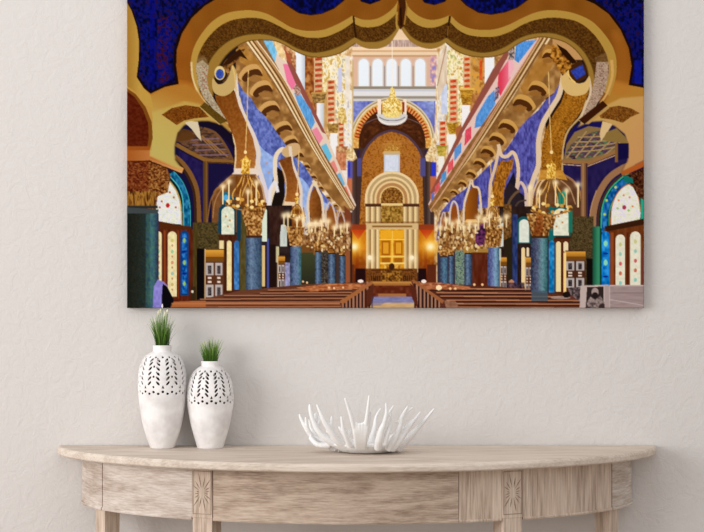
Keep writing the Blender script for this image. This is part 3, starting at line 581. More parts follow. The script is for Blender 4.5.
    E(623.6, 207, 2, 2.2, (170, 60, 90)); p.dots([(618, 200), (623, 195), (629, 197), (632, 206)], 1.1, (226, 140, 90)); p.dots([(628, 210), (617, 208)], 1.2, (170, 200, 130)); R(640, 198, 643, 228, (40, 170, 140))
    P([(604, 227), (644, 220), (644, 309), (604, 309)], (112, 56, 22), n=12, sc=(1.5, 8)); P([(604, 226), (644, 218), (644, 224), (606, 231)], (60, 30, 12))
    A(601, 609.5, 231, 290, (24, 130, 205), n=36, sc=(2, 3)); p.dots([(605, 243), (605, 262)], 2, (140, 220, 190), ry=3); p.dots([(605, 253), (605, 276)], 2.6, (10, 50, 150), ry=1); R(599.5, 228, 601, 290, (10, 60, 50))
    for x0, x1, y0 in ((615, 624.5, 234), (629.5, 640, 231)):
        A(x0, x1, y0, 286, (232, 228, 206), n=8, sc=(2, 2)); cx = (x0+x1)/2
        for k, c in enumerate(((200, 200, 120), (140, 200, 180), (206, 70, 80), (196, 90, 60), (120, 200, 190))): E(cx, y0+10+k*9.6, 1.5, 2, c, a=.8)
    R(641, 250, 644, 284, (120, 60, 50)); R(610, 232, 613, 286, (150, 76, 30)); R(626, 232, 628, 286, (90, 36, 16))
    R(566, 216, 593, 290, pal=[(50, 38, 20), (82, 66, 36), (104, 86, 54)], sc=(.9, .9)); R(592, 226, 599.5, 290, (26, 84, 62), c2=(60, 140, 104), g=((592, 0), (597, 0))); R(586, 258, 592, 290, (18, 12, 8))
    R(548, 222, 569, 296, (86, 40, 16), n=10, sc=(1, 6)); A(549.6, 570, 205, 237, (20, 96, 100)); A(552.4, 568.4, 208, 235, (230, 230, 208), n=12, sc=(2, 2)); p.dots([(558, 216), (562, 222), (556, 226)], 1, (196, 150, 100)); R(548, 206, 553, 240, (16, 110, 110)); P([(558, 192), (565, 192), (565, 204), (558, 204)], (20, 140, 120)); R(568, 206, 572, 232, (30, 120, 100))
    A(548.5, 554, 240, 292, (30, 130, 190), n=36, sc=(2, 3)); A(555.5, 560.5, 241, 291, (238, 220, 170)); A(563, 567.6, 241, 251, (238, 220, 180)); case(564, 585, 250, 288, (80, 44, 26)); R(563, 252, 565.6, 292, (250, 214, 140)); R(555, 236, 570, 238.5, (70, 30, 10))
    # right mid bays
    R(499, 206, 532, 292, (46, 30, 26), n=10, sc=(3, 5)); A(516.4, 530, 216, 243, (20, 90, 96)); A(518.6, 528.8, 219, 242, (226, 230, 216), n=8); R(512, 214, 517, 285, (44, 60, 112), n=20, sc=(1.5, 4)); P([(496, 226), (503, 222), (503, 246), (496, 247)], (210, 216, 206)); A(521, 524.6, 247, 286, (240, 214, 160)); A(526, 528.6, 247, 256, (238, 216, 180)); case(524.5, 532, 256, 294); R(504, 236, 512, 286, (44, 36, 20)); P([(503, 204), (511, 204), (511, 236), (503, 240)], pal=[(70, 50, 20), (150, 100, 50)], sc=(1.5, 1.5)); case(499.5, 506.5, 256, 290)
    R(497, 248, 500.6, 260, (206, 210, 190)); E(511, 283, 3, 4, (200, 140, 110)); R(506, 282, 524, 294, pal=[(26, 20, 36), (110, 80, 96)], sc=(2, 2), a=.8)
    R(437, 252, 488, 288, (60, 56, 70)); R(472, 250, 487, 288, (96, 40, 20), n=14, sc=(1.5, 6)); R(455, 250, 464, 284, pal=[(40, 70, 60), (150, 170, 140), (80, 96, 110)], sc=(1.3, 1.3))
    column(p, 440, 447, 256, 284, 9, ((50, 60, 84), (90, 130, 160), (60, 90, 110))); column(p, 448.5, 453, 255, 284, 8); column(p, 464.5, 471.5, 253, 287, 9); column(p, 487, 499, 247, 292, 0, ((60, 60, 110), (110, 110, 170), (150, 190, 220), (60, 90, 110)))
    P([(484, 226), (503, 226), (500, 246), (487, 246)], pal=GOLD, sc=(1.4, 1.8)); P([(475, 226), (486, 222), (484, 244), (475, 246)], pal=[(50, 20, 50), (130, 60, 110)], sc=(2, 2)); R(463, 248, 488, 252, (170, 130, 60))
    column(p, 530.5, 547.5, 237, 300, 0, ((36, 36, 60), (92, 90, 116), (120, 170, 170), (24, 84, 80))); P([(526, 213), (551, 213), (548, 236), (531, 236)], pal=GOLD, sc=(1.4, 1.8)); P([(536, 215), (543, 213), (542, 236), (532, 236)], pal=[(90, 30, 6), (170, 90, 30)], sc=(2, 2), a=.6); R(530, 235.4, 548, 237.6, (70, 44, 20))
    # pews, right
    P([(411, 281), (440, 283), (500, 286), (540, 292), (586, 296), (586, 309), (424, 309)], (96, 50, 36), n=10, sc=(8, 1))
    for y, xa, xb in ((288, 428, 530), (292, 436, 532), (295.5, 440, 560), (299.4, 446, 584), (303, 452, 586), (306.6, 456, 586)):
        L([(xa, y), (xb, y+.6)], 1.1, (186, 128, 92), sm=0); L([(xa, y+1.4), (xb, y+2)], 1.2, (52, 24, 18), sm=0)
    P([(412, 282), (440, 282), (470, 286), (470, 289), (424, 289)], pal=[(130, 66, 36), (200, 130, 90)], sc=(3, 1)); E(438.6, 287, 3, 2.6, (255, 226, 180)); p.dots([(450, 288), (455, 288), (474, 284), (482, 284)], 1.2, (250, 206, 150)); E(423.6, 280.8, 2.6, 1.8, (252, 236, 226))
    for i in range(7):
        x = 438-i*3.7; y = 301-i*2.6
        P([(x, y-3), (x+1.8, y-2), (x+1.8, 309), (x, 309)], (170, 124, 100)); P([(x-1.8, y-3), (x, y-2), (x, 309), (x-1.8, 309)], (46, 22, 20))
    P([(411, 280), (413, 279), (444, 300), (442, 303)], (160, 100, 60)); P([(410, 283), (416, 288), (418, 309), (412, 298)], (92, 42, 26))
    P([(444, 300), (455, 300), (460, 309), (446, 309)], (150, 106, 84), n=20, sc=(2, 2))
    R(531, 290, 547.5, 300.5, (74, 96, 110), a=.8); E(560, 297, 10, 1.6, (190, 170, 160), a=.7); E(566, 294, 4, 3, (30, 20, 18)); P([(567, 287), (586, 286), (584, 302), (578, 300), (570, 294)], pal=[(50, 40, 42), (150, 130, 130)], sc=(1.6, 1.6))
    # panel with an old photograph, and lilac board
    P([(580, 285), (608, 284), (609, 309), (579, 309)], (196, 178, 172)); P([(586.5, 286.5), (603, 286), (603, 309), (585, 309)], (52, 40, 38)); E(594.5, 291.5, 3.6, 4.4, (170, 150, 146)); E(594.5, 294.6, 3, 3, (40, 30, 30)); P([(586, 302), (590, 296), (594.5, 299), (600, 295), (604, 302), (600, 309), (588, 309)], pal=[(80, 66, 64), (176, 158, 154)], sc=(2, 2)); E(602, 306, 4, 3, (60, 46, 44))
    R(604, 285, 609, 309, (178, 158, 156)); R(609, 284.5, 644, 309, (164, 144, 142), n=9, sc=(7, 1)); R(608.6, 285, 609.4, 309, (206, 190, 186)); L([(609, 299), (622, 301), (644, 305)], .6, (206, 190, 188)); R(609, 284.5, 644, 285.6, (200, 180, 176)); R(612, 292, 644, 292.6, (130, 108, 106))
    # ------- chandeliers in the nave
    for x0, x1, y0, y1 in ((306, 350, 228, 253), (437, 478, 226, 250)):
        for i in range(75):
            x = p.rng.uniform(x0, x1); y = p.rng.uniform(y0, y1)
            c = [(236, 206, 140), (150, 96, 34), (90, 50, 20), (250, 232, 190)][p.rng.randint(4)]
            E(x, y, p.rng.uniform(.6, 1.5), p.rng.uniform(.8, 2.4), c, a=.8)
        for x in np.linspace(x0+3, x1-3, 7): candle(p, x, y0+p.rng.uniform(-8, 2), 8)
    def chand(cx, cy, s_, cand, rod):
        L(rod, .9, (226, 190, 120)); p.ell(rod[-1][0], rod[-1][1], 1.6, 1.8, (250, 220, 160))
        P([(cx-5*s_, cy+13*s_), (cx-4*s_, cy+3*s_), (cx-6*s_, cy), (cx-2*s_, cy-2*s_), (cx, cy-6*s_), (cx+2*s_, cy-2*s_), (cx+5*s_, cy), (cx+4*s_, cy+4*s_), (cx+4*s_, cy+14*s_)], pal=[(170, 110, 20), (230, 180, 70), (252, 232, 150)], sc=(1.2, 1.6))
        for k in (-1, -.45, .45, 1): L([(cx+k*3*s_, cy+13*s_), (cx+k*6*s_, cy+22*s_), (cx+k*13*s_, cy+33*s_), (cx+k*12*s_, cy+42*s_)], 1.2, (222, 170, 84)); L([(cx+k*2*s_, cy+13*s_), (cx+k*9*s_, cy+24*s_), (cx+k*10*s_, cy+40*s_)], .7, (120, 66, 20))
        for k in range(26):
            t = k/25*2*math.pi
            E(cx+19*s_*math.cos(t), cy+43*s_+3.4*s_*math.sin(t)+p.rng.uniform(-1.5, 1.5), 2.0*s_, 1.7*s_, [(214, 160, 70), (110, 60, 20), (248, 220, 150)][k % 3])
        L([(cx-19*s_, cy+45*s_), (cx, cy+50*s_), (cx+19*s_, cy+45*s_)], 1.2, (176, 120, 50)); P([(cx-5*s_, cy+49*s_), (cx+5*s_, cy+49*s_), (cx+2.4*s_, cy+60*s_), (cx, cy+66*s_), (cx-2.4*s_, cy+60*s_)], pal=GOLD, sc=(1.2, 1.6))
        for x, y, h in cand: candle(p, x, y, h)
    chand(246, 160, 1, ((223, 187, 17), (229, 182, 22), (248, 192, 14), (256.5, 183, 22)), [(248.5, 70), (247, 120), (245.5, 152)])
    chand(551, 165, 1, ((529, 188, 18), (539, 192, 16), (555, 183, 22), (566, 191, 16), (577.4, 185, 22)), [(548, 72), (549.5, 120), (551, 152)])
    chand(297, 198, .42, ((284, 216, 10), (288, 215, 12), (297, 219, 8), (303, 218, 9)), [(299, 150), (298, 176), (297, 194)])
    chand(492, 200, .42, ((478, 218, 10), (484, 220, 8), (489, 216, 10), (506, 217, 10), (500, 220, 8)), [(490, 160), (491, 180), (492, 196)])
    # lantern crown in the middle
    L([(392, 41), (392, 90)], 1.0, (250, 236, 214), sm=0)
    R(377.5, 99, 381, 116, (246, 226, 206)); R(403, 99, 406.4, 116, (246, 226, 206)); R(386, 102, 388, 112, (170, 66, 20)); R(401.6, 102, 404.4, 112, (160, 60, 20))
    P([(382, 116), (382, 104), (386, 100), (389, 97), (391, 88), (394, 88), (396, 97), (399, 100), (402, 104), (402, 116)], pal=[(190, 140, 30), (240, 210, 120), (255, 246, 200)], sc=(1.1, 1.3)); p.dots([(391.8, 89)], 1.6, (240, 214, 120))
    P([(377, 116), (379, 114), (404, 114), (407, 117), (404, 122), (397, 125), (387, 125), (380, 122)], (214, 210, 206), sm=1); L([(378, 119), (385, 123), (392, 124), (399, 123), (406, 119)], 1, (248, 238, 226)); L([(379, 117), (386, 120), (398, 120), (405, 117)], .9, (120, 120, 130)); E(392, 115, 9, 2.6, (238, 214, 130), n=20, sc=(1, 1))
    # ------- foreground arch: body with the openings left free is painted as bands
    top = [(213, 96), (213.5, 82), (217, 70), (224, 58), (233, 49), (243, 43), (252, 40.5), (263, 40), (275, 41), (285, 45), (297, 52), (310, 56.6), (325, 57), (340, 53), (350, 47), (355.6, 43)]
    mid1 = [(355.6, 43), (362, 47), (370, 49), (380, 48.4), (389, 44), (395, 36), (400, 27.5)]
    mid2 = [(400, 27.5), (405, 35), (411, 42), (420, 47), (430, 49), (439, 47), (445.5, 42.5)]
    rt = [(445.5, 42.5), (455, 50), (466, 55), (480, 57), (494, 56.4), (506, 52), (516, 45), (526, 40), (540, 37), (553, 38.6), (566, 43), (577, 52), (585, 64), (588.4, 78), (588, 95)]
    before = p.im.copy()
    D = np.vstack([p.spl(q, False)[:-1] for q in (top, mid1, mid2, rt)]+[np.array([rt[-1]])])
    body = np.vstack([D, [(604, 104), (644, 120), (644, -37), (127, -37), (127, 120), (198, 106)]])
    p.put(p.fill(body), (150, 98, 32), n=5, sc=(14, 14))
    P([(127, 84), (150, 90), (180, 80), (196, 84), (206, 104), (186, 106), (150, 112), (127, 112)], (186, 132, 56), f=4); P([(644, 84), (628, 84), (612, 80), (606, 96), (600, 108), (644, 120)], (190, 142, 66), f=4)
    P([(176, 30), (188, 24), (194, 50), (190, 72), (196, 92), (178, 92), (175, 60)], (176, 108, 36), a=.35, sm=1, f=5); P([(624, 40), (612, 30), (614, 50), (616, 72), (610, 92), (628, 92), (631, 66)], (196, 130, 54), a=.4, sm=1, f=5)
    # C edge: start of the dark soffit; B edge: start of the pale moulding; Aedge: outer line of the moulding
    def band(e1, e2, c=None, **k):
        q = np.vstack([p.spl(e1, False), p.spl(e2, False)[::-1]]); p.put(p.fill(q), c, **k)
    D1, D2, D3, D4 = top, mid1, mid2, rt
    C1 = [(207, 92), (206, 76), (209, 63), (217, 51), (229, 41), (243, 35.6), (258, 34), (270, 35.4), (284, 41), (298, 48.6), (312, 52.4), (326, 51), (340, 46), (350, 40), (355, 37)]
    C2 = [(355, 37), (362, 41), (370, 42), (380, 41), (388, 37), (395, 30), (398.6, 24)]
    C3 = [(402, 24), (406, 30), (412, 37), (421, 42), (431, 43), (440, 41), (446, 37)]
    C4 = [(446, 37), (455, 44), (466, 49), (480, 52.4), (494, 51), (506, 46), (518, 38.6), (530, 34.4), (543, 33), (556, 34), (570, 40), (582, 50), (590, 63), (594, 78), (592, 92)]
    B1 = [(200, 92), (197, 76), (197, 62), (200.6, 50), (208, 38), (219, 27), (232, 20.4), (248, 18), (262, 19), (276, 24.6), (290, 32), (302, 36.6), (313, 38), (326, 36.8), (340, 31), (349, 25.4), (353.4, 22)]
    B2 = [(354.6, 24), (362, 27), (371, 27.4), (380, 25.6), (388, 21), (396, 14)]
    B3 = [(406, 15), (412, 21.6), (421, 26.6), (430, 28), (440, 26), (448, 22)]
    B4 = [(450, 22.6), (458, 30), (468, 35), (482, 37), (496, 36.4), (510, 31.6), (522, 25), (534, 20.4), (548, 18), (562, 18.4), (577, 22), (590, 31), (601, 45), (607.4, 60), (608, 76), (603, 92)]
    A1 = [(196, 92), (192, 76), (191, 62), (194, 48), (201, 35), (212, 22), (226, 13.6), (243, 10.6), (256, 11), (268, 14.4), (280, 21), (291, 27.4), (302, 30.4), (313, 31), (325, 29.4), (338, 24), (347, 19), (352.6, 15.6)]
    A2 = [(354.4, 17), (362, 19.6), (370, 20), (379, 18), (388, 12.6), (394, 7), (398, 0), (399, -8)]
    A3 = [(405, -4), (407, 5), (413, 12), (421, 17.4), (431, 20), (441, 18.6), (450, 15)]
    A4 = [(451, 16), (458, 23), (468, 28), (480, 30), (494, 29.4), (508, 25), (521, 18.6), (534, 13), (547, 10.4), (562, 11), (577, 14.6), (592, 22), (604, 34.4), (612.6, 48), (616, 62), (615, 78), (609, 96)]
    for c_, d_ in ((C1, D1), (C2, D2), (C3, D3), (C4, D4)): band(c_, d_, (168, 134, 66))
    band(B1, C1, None, pal=DARKS, sc=(1.1, .9)); band(B2, C2, None, pal=DARKS, sc=(1.1, .9)); band(B3, C3, None, pal=DARKS, sc=(1.1, .9)); band(B4, C4, None, pal=DARKS, sc=(1.1, .9))
    for a_, b_ in ((A1, B1), (A2, B2), (A3, B3), (A4, B4)): band(a_, b_, (190, 156, 80))
    L(D1, 1.0, (126, 96, 36)); L(D4, 1.0, (130, 100, 40))
    for e in (C1, C2, C3, C4): L(e, .9, (120, 92, 34))
    # studs in the soffit
    for e1, e2, n_ in ((B1, C1, 46), (B2, C2, 14), (B3, C3, 14), (B4, C4, 46)):
        q1 = p.spl(e1, False); q2 = p.spl(e2, False)
        for f in (.3, .55, .8):
            for k in range(n_*3):
                t = (k+.5)/(n_*3)
                a = q1[int(t*(len(q1)-1))]; b = q2[int(t*(len(q2)-1))]
                c = a*(1-f)+b*f; E(c[0], c[1], .7, .5, (66, 38, 8) if (k+int(f*4)) % 2 else (146, 104, 50), a=.5)
    # cusps
    P([(397, -37), (405, -37), (405.4, 0), (406, 14), (404, 26), (400, 30), (398, 24), (399, 6), (398, 0)], (84, 46, 12)); L([(396.6, 12), (396.4, 24), (397.6, 30)], 2, (186, 152, 76)); L([(407, 4), (405.6, 14), (404, 25)], 1.6, (170, 130, 60)); L([(400.4, 8), (401, 26)], 1.6, (50, 24, 8), sm=0)
    L([(353.4, 16), (354.6, 30), (356, 38)], 1.8, (64, 36, 10), sm=0); L([(449.6, 16), (447.6, 30), (446, 38)], 1.8, (64, 36, 10), sm=0); L([(447, 36), (448, 26)], 1, (150, 110, 44), sm=0)
    # pale lower ends of the soffit
    P([(196, 64), (203, 60), (209, 66), (207, 78), (209, 90), (216, 102), (229, 124), (214, 110), (204, 98), (198, 84)], pal=[(150, 130, 104), (186, 172, 148), (206, 196, 172)], sc=(.9, .7), sm=0); P([(198, 54), (207, 58), (209, 66), (196, 66)], (170, 150, 116), a=.3); P([(196, 60), (205, 56), (209, 66), (196, 66)], (170, 150, 116), a=.3); P([(606, 52), (594, 58), (595, 63), (608, 63)], (170, 144, 116), a=.35)
    p.dots([(203+(i % 3)*1.8, 66+i*2) for i in range(13)], .7, (170, 80, 60), a=.8)
    L([(191.6, 62), (193, 78), (199, 93), (210, 107), (228, 124)], 2.0, (222, 200, 150), w2=1)
    P([(596, 62), (608, 62), (608, 76), (604, 92), (595, 106), (580, 123), (584, 108), (591, 92), (594, 78)], pal=[(150, 124, 104), (186, 160, 140), (204, 184, 160)], sc=(.9, .7)); p.dots([(603-(i % 3)*1.8, 64+i*2.4) for i in range(13)], .7, (130, 90, 80), a=.8)
    L([(611, 60), (611.6, 76), (606, 94), (596, 107), (580, 123)], 3.0, (216, 176, 112), w2=1.2)
    L([(588.6, 78), (590, 92), (584, 108), (579, 121)], 2.2, (222, 200, 170))
    # small scroll ends
    P([(213, 78), (218, 84), (225, 82), (230, 72), (229, 62), (236, 70), (236, 84), (232, 92), (224, 96), (216, 94), (212.6, 88)], (204, 178, 122), sm=1); E(220, 73, 5.4, 7, (226, 206, 150)); E(220, 74, 4, 5, (70, 96, 176), n=26, sc=(1, 1)); L([(226, 66), (227.6, 76), (223, 82)], 1, (120, 80, 40))
    L([(231, 62), (235, 76), (236, 92)], 1.4, (226, 196, 130)); P([(222, 66), (226, 60), (236, 52), (246, 48), (240, 58), (232, 66), (229, 76)], pal=CORB, sc=(2, 2)); P([(222, 66), (230, 56), (240, 49), (248, 60), (240, 56), (230, 64)], (70, 38, 12))
    P([(589, 76), (584, 82), (576, 83), (570, 78), (567, 66), (561, 72), (561, 84), (565, 92), (573, 96), (584, 94), (588.6, 88)], (222, 192, 132), sm=1)
    P([(566, 70), (572, 66), (580, 60), (586, 68), (586, 78), (577, 83), (569, 79)], (86, 50, 18)); P([(570, 71), (582, 64.6), (585, 74), (576, 79.6)], (64, 84, 176), n=14, sc=(1.5, 1.5)); L([(567, 66), (568.6, 76), (575, 83)], 1.6, (240, 206, 130))
    P([(552, 44), (566, 52), (577, 62), (568, 70), (562, 76), (556, 66), (550, 56)], pal=[(80, 46, 10), (180, 124, 44), (220, 170, 84)], sc=(2.4, 2.4)); P([(556, 44), (566, 50), (576, 62), (572, 64), (562, 54)], (60, 30, 6))
    # left flank: small arch
    P([(150, 96), (166, 88), (186, 84), (198, 92), (206, 104), (228, 124), (232, 134), (222, 125), (208, 120.5), (196, 121), (184, 125), (177.6, 133), (174.6, 146), (175, 160), (182, 170), (150, 156), (152, 132)], (184, 134, 60), c2=(200, 178, 108), g=((176, 92), (164, 128)), f=1.5)
    P([(152, 112), (166, 108), (185, 101), (200, 104), (222, 122), (208, 120.5), (196, 121), (184, 125), (177.6, 133), (174.6, 146), (174.6, 158), (182, 168), (150, 153), (153, 134)], (200, 172, 100), c2=(196, 180, 110), g=((190, 104), (160, 150)), a=.85, f=2.5)
    P([(162, 114.6), (172, 108), (186, 105), (200, 107), (209, 117), (196, 118), (184, 120.6), (177, 125)], pal=[(96, 50, 8), (132, 80, 22), (156, 102, 36)], sc=(.9, .8)); P([(200, 106.6), (205, 102), (228, 121), (220, 124)], (110, 84, 26), n=10, sc=(1, 1)); L([(200, 107), (220, 124.5)], 1, (200, 170, 110), sm=0)
    P([(185, 122.6), (190, 121), (198, 121.4), (200, 130), (201.6, 141), (197, 136), (192, 129)], (216, 204, 176)); P([(176, 142), (178, 132), (184, 128.6), (190, 130), (196, 137), (188, 140)], (110, 74, 34), a=.9)
    # left recess
    P([(127, 84), (138, 84), (150, 96), (153, 118), (152, 150), (127, 150)], (196, 158, 86)); P([(127, 88), (136, 94), (146, 107), (152, 122), (153, 138), (150, 150), (127, 150)], (136, 88, 30), sm=0); P([(127, 91), (135, 97), (143, 109), (148.4, 123), (149, 138), (147, 149), (127, 149)], (104, 40, 14), n=12, sc=(2, 1.4))
    R(127, 146, 150, 150, (164, 96, 36))
    # left yellow edge arch and blue spandrel
    P([(127, -37), (215, -37), (228, -14), (215, 0), (205, 6), (192, 18), (182, 34), (177, 50), (176.4, 66), (179, 84), (165, 87), (151, 93.6), (144, 88), (137, 77), (139, 60), (139.4, 42), (137, 26), (132, 11), (127, 2)], (34, 12, 14))
    P([(127, -37), (214, -37), (222, -16), (210, 0), (198, 8), (187, 20), (178, 35), (174, 50), (173.4, 66), (175.6, 82), (165, 84), (151, 91), (146, 86), (139, 76), (140.6, 60), (141, 42), (138.6, 26), (134, 12), (127, 0)], pal=BLUEP, sc=(2.4, 3))
    P([(158, 20), (170, 16), (172, 40), (168, 60), (170, 80), (160, 84), (157, 60)], pal=[(10, 14, 110), (26, 34, 150), (110, 26, 40), (40, 14, 60)], sc=(2.6, 2.6), a=.75); R(150.5, -37, 155, 84, (8, 14, 150), a=.5)
    P([(127, 2), (132, 11), (137, 26), (139.4, 42), (139, 60), (137, 77), (144, 88), (151, 95), (154, 110), (146, 104), (136, 92), (127, 86)], (172, 134, 62), c2=(196, 162, 84), g=((127, 0), (140, 0)))
    # blue fields above the lobes
    for q in ([(272, -37), (352, -37), (350, -8), (344, 1), (334, 9), (322, 14), (311, 15.6), (299, 13.6), (290, 8), (279, 0), (268, -12)], [(358, -37), (392, -37), (388, -10), (380, 1), (370, 4.6), (361, 2), (355, -8)], [(412, -37), (448, -37), (452, -10), (445, 2), (434, 5.4), (424, 3), (416, -8)], [(455, -37), (540, -37), (540, -12), (528, 0), (517, 8), (505, 12.6), (491, 15), (478, 13), (466, 6), (458, -2)]):
        P(q, (60, 26, 14)); cq = np.mean(q, 0); P([(cq[0]+(x-cq[0])*.955, cq[1]+(y-cq[1])*.955) for x, y in q], pal=BLUEP[:3], sc=(2.5, 3))
    # right spandrel, small arch and pier
    P([(644, -37), (562, -37), (566, -16), (580, -2), (594, 4), (608, 14), (620, 30), (628, 48), (631, 66), (628, 85), (644, 88)], (40, 14, 10)); P([(644, -37), (572, -37), (578, -14), (590, -2), (602, 6), (614, 17), (624, 33), (631, 50), (633.4, 66), (631, 83), (644, 85)], pal=BLUEP, sc=(2.4, 3)); R(634, 60, 641, 84, (24, 44, 176), a=.6)
    P([(644, 96), (620, 98), (600, 108), (580, 123), (576, 128), (588, 122), (602, 121), (614, 126), (624, 134), (628, 146), (627, 160), (622, 171), (644, 160)], (206, 172, 104), c2=(208, 164, 112), g=((600, 110), (640, 140)), f=1.5)
    P([(598, 113), (606, 107.6), (618, 105.6), (630, 108), (639, 113), (630, 117), (622, 122.6), (612, 119.6), (600, 118)], pal=[(96, 56, 12), (140, 92, 34), (166, 116, 50)], sc=(.9, .8)); P([(602, 100.6), (607, 105.4), (584, 124), (578, 119.6)], (76, 36, 12)); P([(607, 105.4), (609, 108), (588, 124), (584, 124)], (196, 160, 100))
    P([(602, 121), (612, 124), (604, 136), (600.6, 141), (599, 134)], (224, 196, 150)); P([(602, 140), (606, 132), (616, 128), (624, 136), (628, 143), (614, 142)], (156, 130, 76)); P([(616, 143), (628, 143), (628, 158), (617, 160)], (30, 22, 80)); R(614.5, 143, 617.5, 162, (150, 112, 66))
    P([(620, 172), (644, 160), (644, 166), (622, 176)], (190, 110, 50)); P([(623, 176), (644, 167), (644, 200), (637, 196), (632, 186)], pal=[(40, 16, 6), (100, 50, 24), (130, 90, 60)], sc=(1.3, 1.3)); P([(622, 174), (632, 178), (633, 183), (624, 182)], (30, 130, 120))
    im = np.clip(p.im, 0, 255)/255
    fg = (np.abs(p.im-before).sum(2) > .5)[..., None]     # the arch in the foreground is printed deeper than the hall
    im = np.where(fg, im**1.27, im**1.07)
    return im*255

# ---------------------------------------------------------------- canvas print
def canvas_print():
    im = paint_picture()                                     # rows from the top, sRGB 0..255
    S2 = 2                                                   # 3x drawing -> 1.5x vertex grid by box sampling
    h, w = (im.shape[0]//S2)*S2, (im.shape[1]//S2)*S2
    g = im[:h, :w].reshape(h//S2, S2, w//S2, S2, 3).mean((1, 3))/255.0
    lin = np.where(g <= .04045, g/12.92, ((g+.055)/1.055)**2.4)*INK
    gh, gw = g.shape[:2]
    depth = .022
    a = world_at(PX0, PY0, depth); b = world_at(PX0+PW, PY0+PH, depth)
    xs = np.linspace(a.x, b.x, gw); zs = np.linspace(a.z, b.z, gh)
    X, Z = np.meshgrid(xs, zs)
    # the cloth rolls over the stretcher bars at the rim
    ed = np.minimum.reduce([X-a.x, b.x-X, a.z-Z, Z-b.z])
    Y = -depth+.0016*np.clip(1-ed/.0016, 0, 1)**2
    front = np.stack([X, Y, Z], -1).reshape(-1, 3)
    idx = np.arange(gh*gw).reshape(gh, gw)
    quads = np.stack([idx[:-1, :-1], idx[1:, :-1], idx[1:, 1:], idx[:-1, 1:]], -1).reshape(-1, 4)
    rim = np.concatenate([idx[0, :], idx[1:, -1], idx[-1, -2::-1], idx[-2:0:-1, 0]])
    n = len(front); back = front[rim].copy(); back[:, 1] = -.001
    k = np.arange(len(rim)); k2 = (k+1) % len(rim)
    side = np.stack([rim[k], rim[k2], n+k2, n+k], -1)
    V = np.vstack([front, back]).astype(np.float32); F = np.vstack([quads, side]).astype(np.int32)
    me = bpy.data.meshes.new('canvas_print')
    me.vertices.add(len(V)); me.vertices.foreach_set('co', V.ravel())
    me.loops.add(F.size); me.loops.foreach_set('vertex_index', F.ravel())
    me.polygons.add(len(F)); me.polygons.foreach_set('loop_start', np.arange(0, F.size, 4, dtype=np.int32))
    me.update(calc_edges=True)
    C = np.vstack([lin.reshape(-1, 3), lin.reshape(-1, 3)[rim]])
    C = np.hstack([C, np.ones((len(C), 1))]).astype(np.float32)
    at = me.color_attributes.new('print', 'FLOAT_COLOR', 'POINT'); at.data.foreach_set('color', C.ravel())
    m, nt, bs = new_mat('printed_cloth', (1, 1, 1), .95, .03)
    vc = nd(nt, 'ShaderNodeVertexColor'); vc.layer_name = 'print'
    nt.links.new(vc.outputs['Color'], bs.inputs['Base Color'])
    me.materials.append(m)
    o = bpy.data.objects.new('canvas_print', me); col.objects.link(o)
    tag(o, 'large unframed canvas print of an ornate arched hall, hung above the console table', 'picture')
INK = .97
canvas_print()

# ---------------------------------------------------------------- console table
TX, TZ = .0117, .782
def curve_depth(x, a, D, q=.6):
    u = min(1, abs(x/a)); return D*(1-u*u)**q
def outline(a, D, n=96, q=.6):
    pts = []
    for i in range(n+1):
        t = math.pi*i/n; x = -a*math.cos(t); pts.append((x, -curve_depth(x, a, D, q)))
    return pts

table = empty('console_table', (TX, -.2, 0))
tag(table, 'half-round pale oak console table with carved leg blocks, standing against the wall', 'table')
T0 = Vector((TX, -.2, 0))
def tpart(name, verts, faces, mat, parent=None, smooth=False, bevel=0):
    par = parent or table
    off = Vector((0, .2, 0)) if par is table else Vector((0, .2, 0))
    o = mesh_obj(name, [Vector(v)+off for v in verts], faces, mat, par, smooth)
    recalc(o)
    if bevel:
        b = o.modifiers.new('bevel', 'BEVEL'); b.width = bevel; b.segments = 2; b.limit_method = 'ANGLE'
    return o

def tabletop():
    layers = [(.004, 0), (.001, .002), (0, .004), (0, .012), (.0015, .0155), (.004, .018), (.007, .019)]
    rings = []
    for ins, dz in layers:
        rings.append([(x, y-.002, TZ-.019+dz) for x, y in outline(.70-ins, .40-ins)])
    n = len(rings[0]); V = [p for r in rings for p in r]; F = []
    for k in range(len(rings)-1):
        for i in range(n):
            F.append((k*n+i, k*n+(i+1) % n, (k+1)*n+(i+1) % n, (k+1)*n+i))
    F.append(tuple(range(n))[::-1]); F.append(tuple((len(rings)-1)*n+i for i in range(n)))
    o = tpart('tabletop', V, F, M_WOOD_TOP)
tabletop()

AA, AD, APZ0, APZ1 = .643, .362, .6485, TZ-.019
def apron(name, x0, x1, mat, proud=0.0, z0=APZ0, n=26):
    """curved rail between two x positions, with a small bead along its foot"""
    prof = [(0, z0+.006), (0, APZ1), (.02, APZ1), (.02, z0), (-.0022, z0), (-.003, z0+.003), (-.0022, z0+.006)]
    V, F = [], []
    for i in range(n+1):
        x = x0+(x1-x0)*i/n
        for d, z in prof:
            k = (AA-d)/AA
            dd = curve_depth(x, AA, AD)
            # inward offset along the curve's normal
            e = .001
            sl = (curve_depth(x+e, AA, AD)-curve_depth(x-e, AA, AD))/(2*e)
            L_ = math.hypot(1, sl); nx, ny = -sl/L_, -1/L_
            V.append((x-nx*(d-proud), min(-.002, -dd-ny*(d-proud)), z))
    m = len(prof)
    for i in range(n):
        for j in range(m):
            F.append((i*m+j, i*m+(j+1) % m, (i+1)*m+(j+1) % m, (i+1)*m+j))
    F += [tuple(range(m)), tuple(n*m+j for j in range(m))[::-1]]
    return tpart(name, V, F, mat)

def curve_frame(x):
    e = .001; dd = curve_depth(x, AA, AD)
    sl = (curve_depth(x+e, AA, AD)-curve_depth(x-e, AA, AD))/(2*e)
    L_ = math.hypot(1, sl)
    return Vector((x, -dd, 0)), Vector((-sl/L_, -1/L_, 0)), Vector((1/L_, -sl/L_, 0))   # point, outward, along

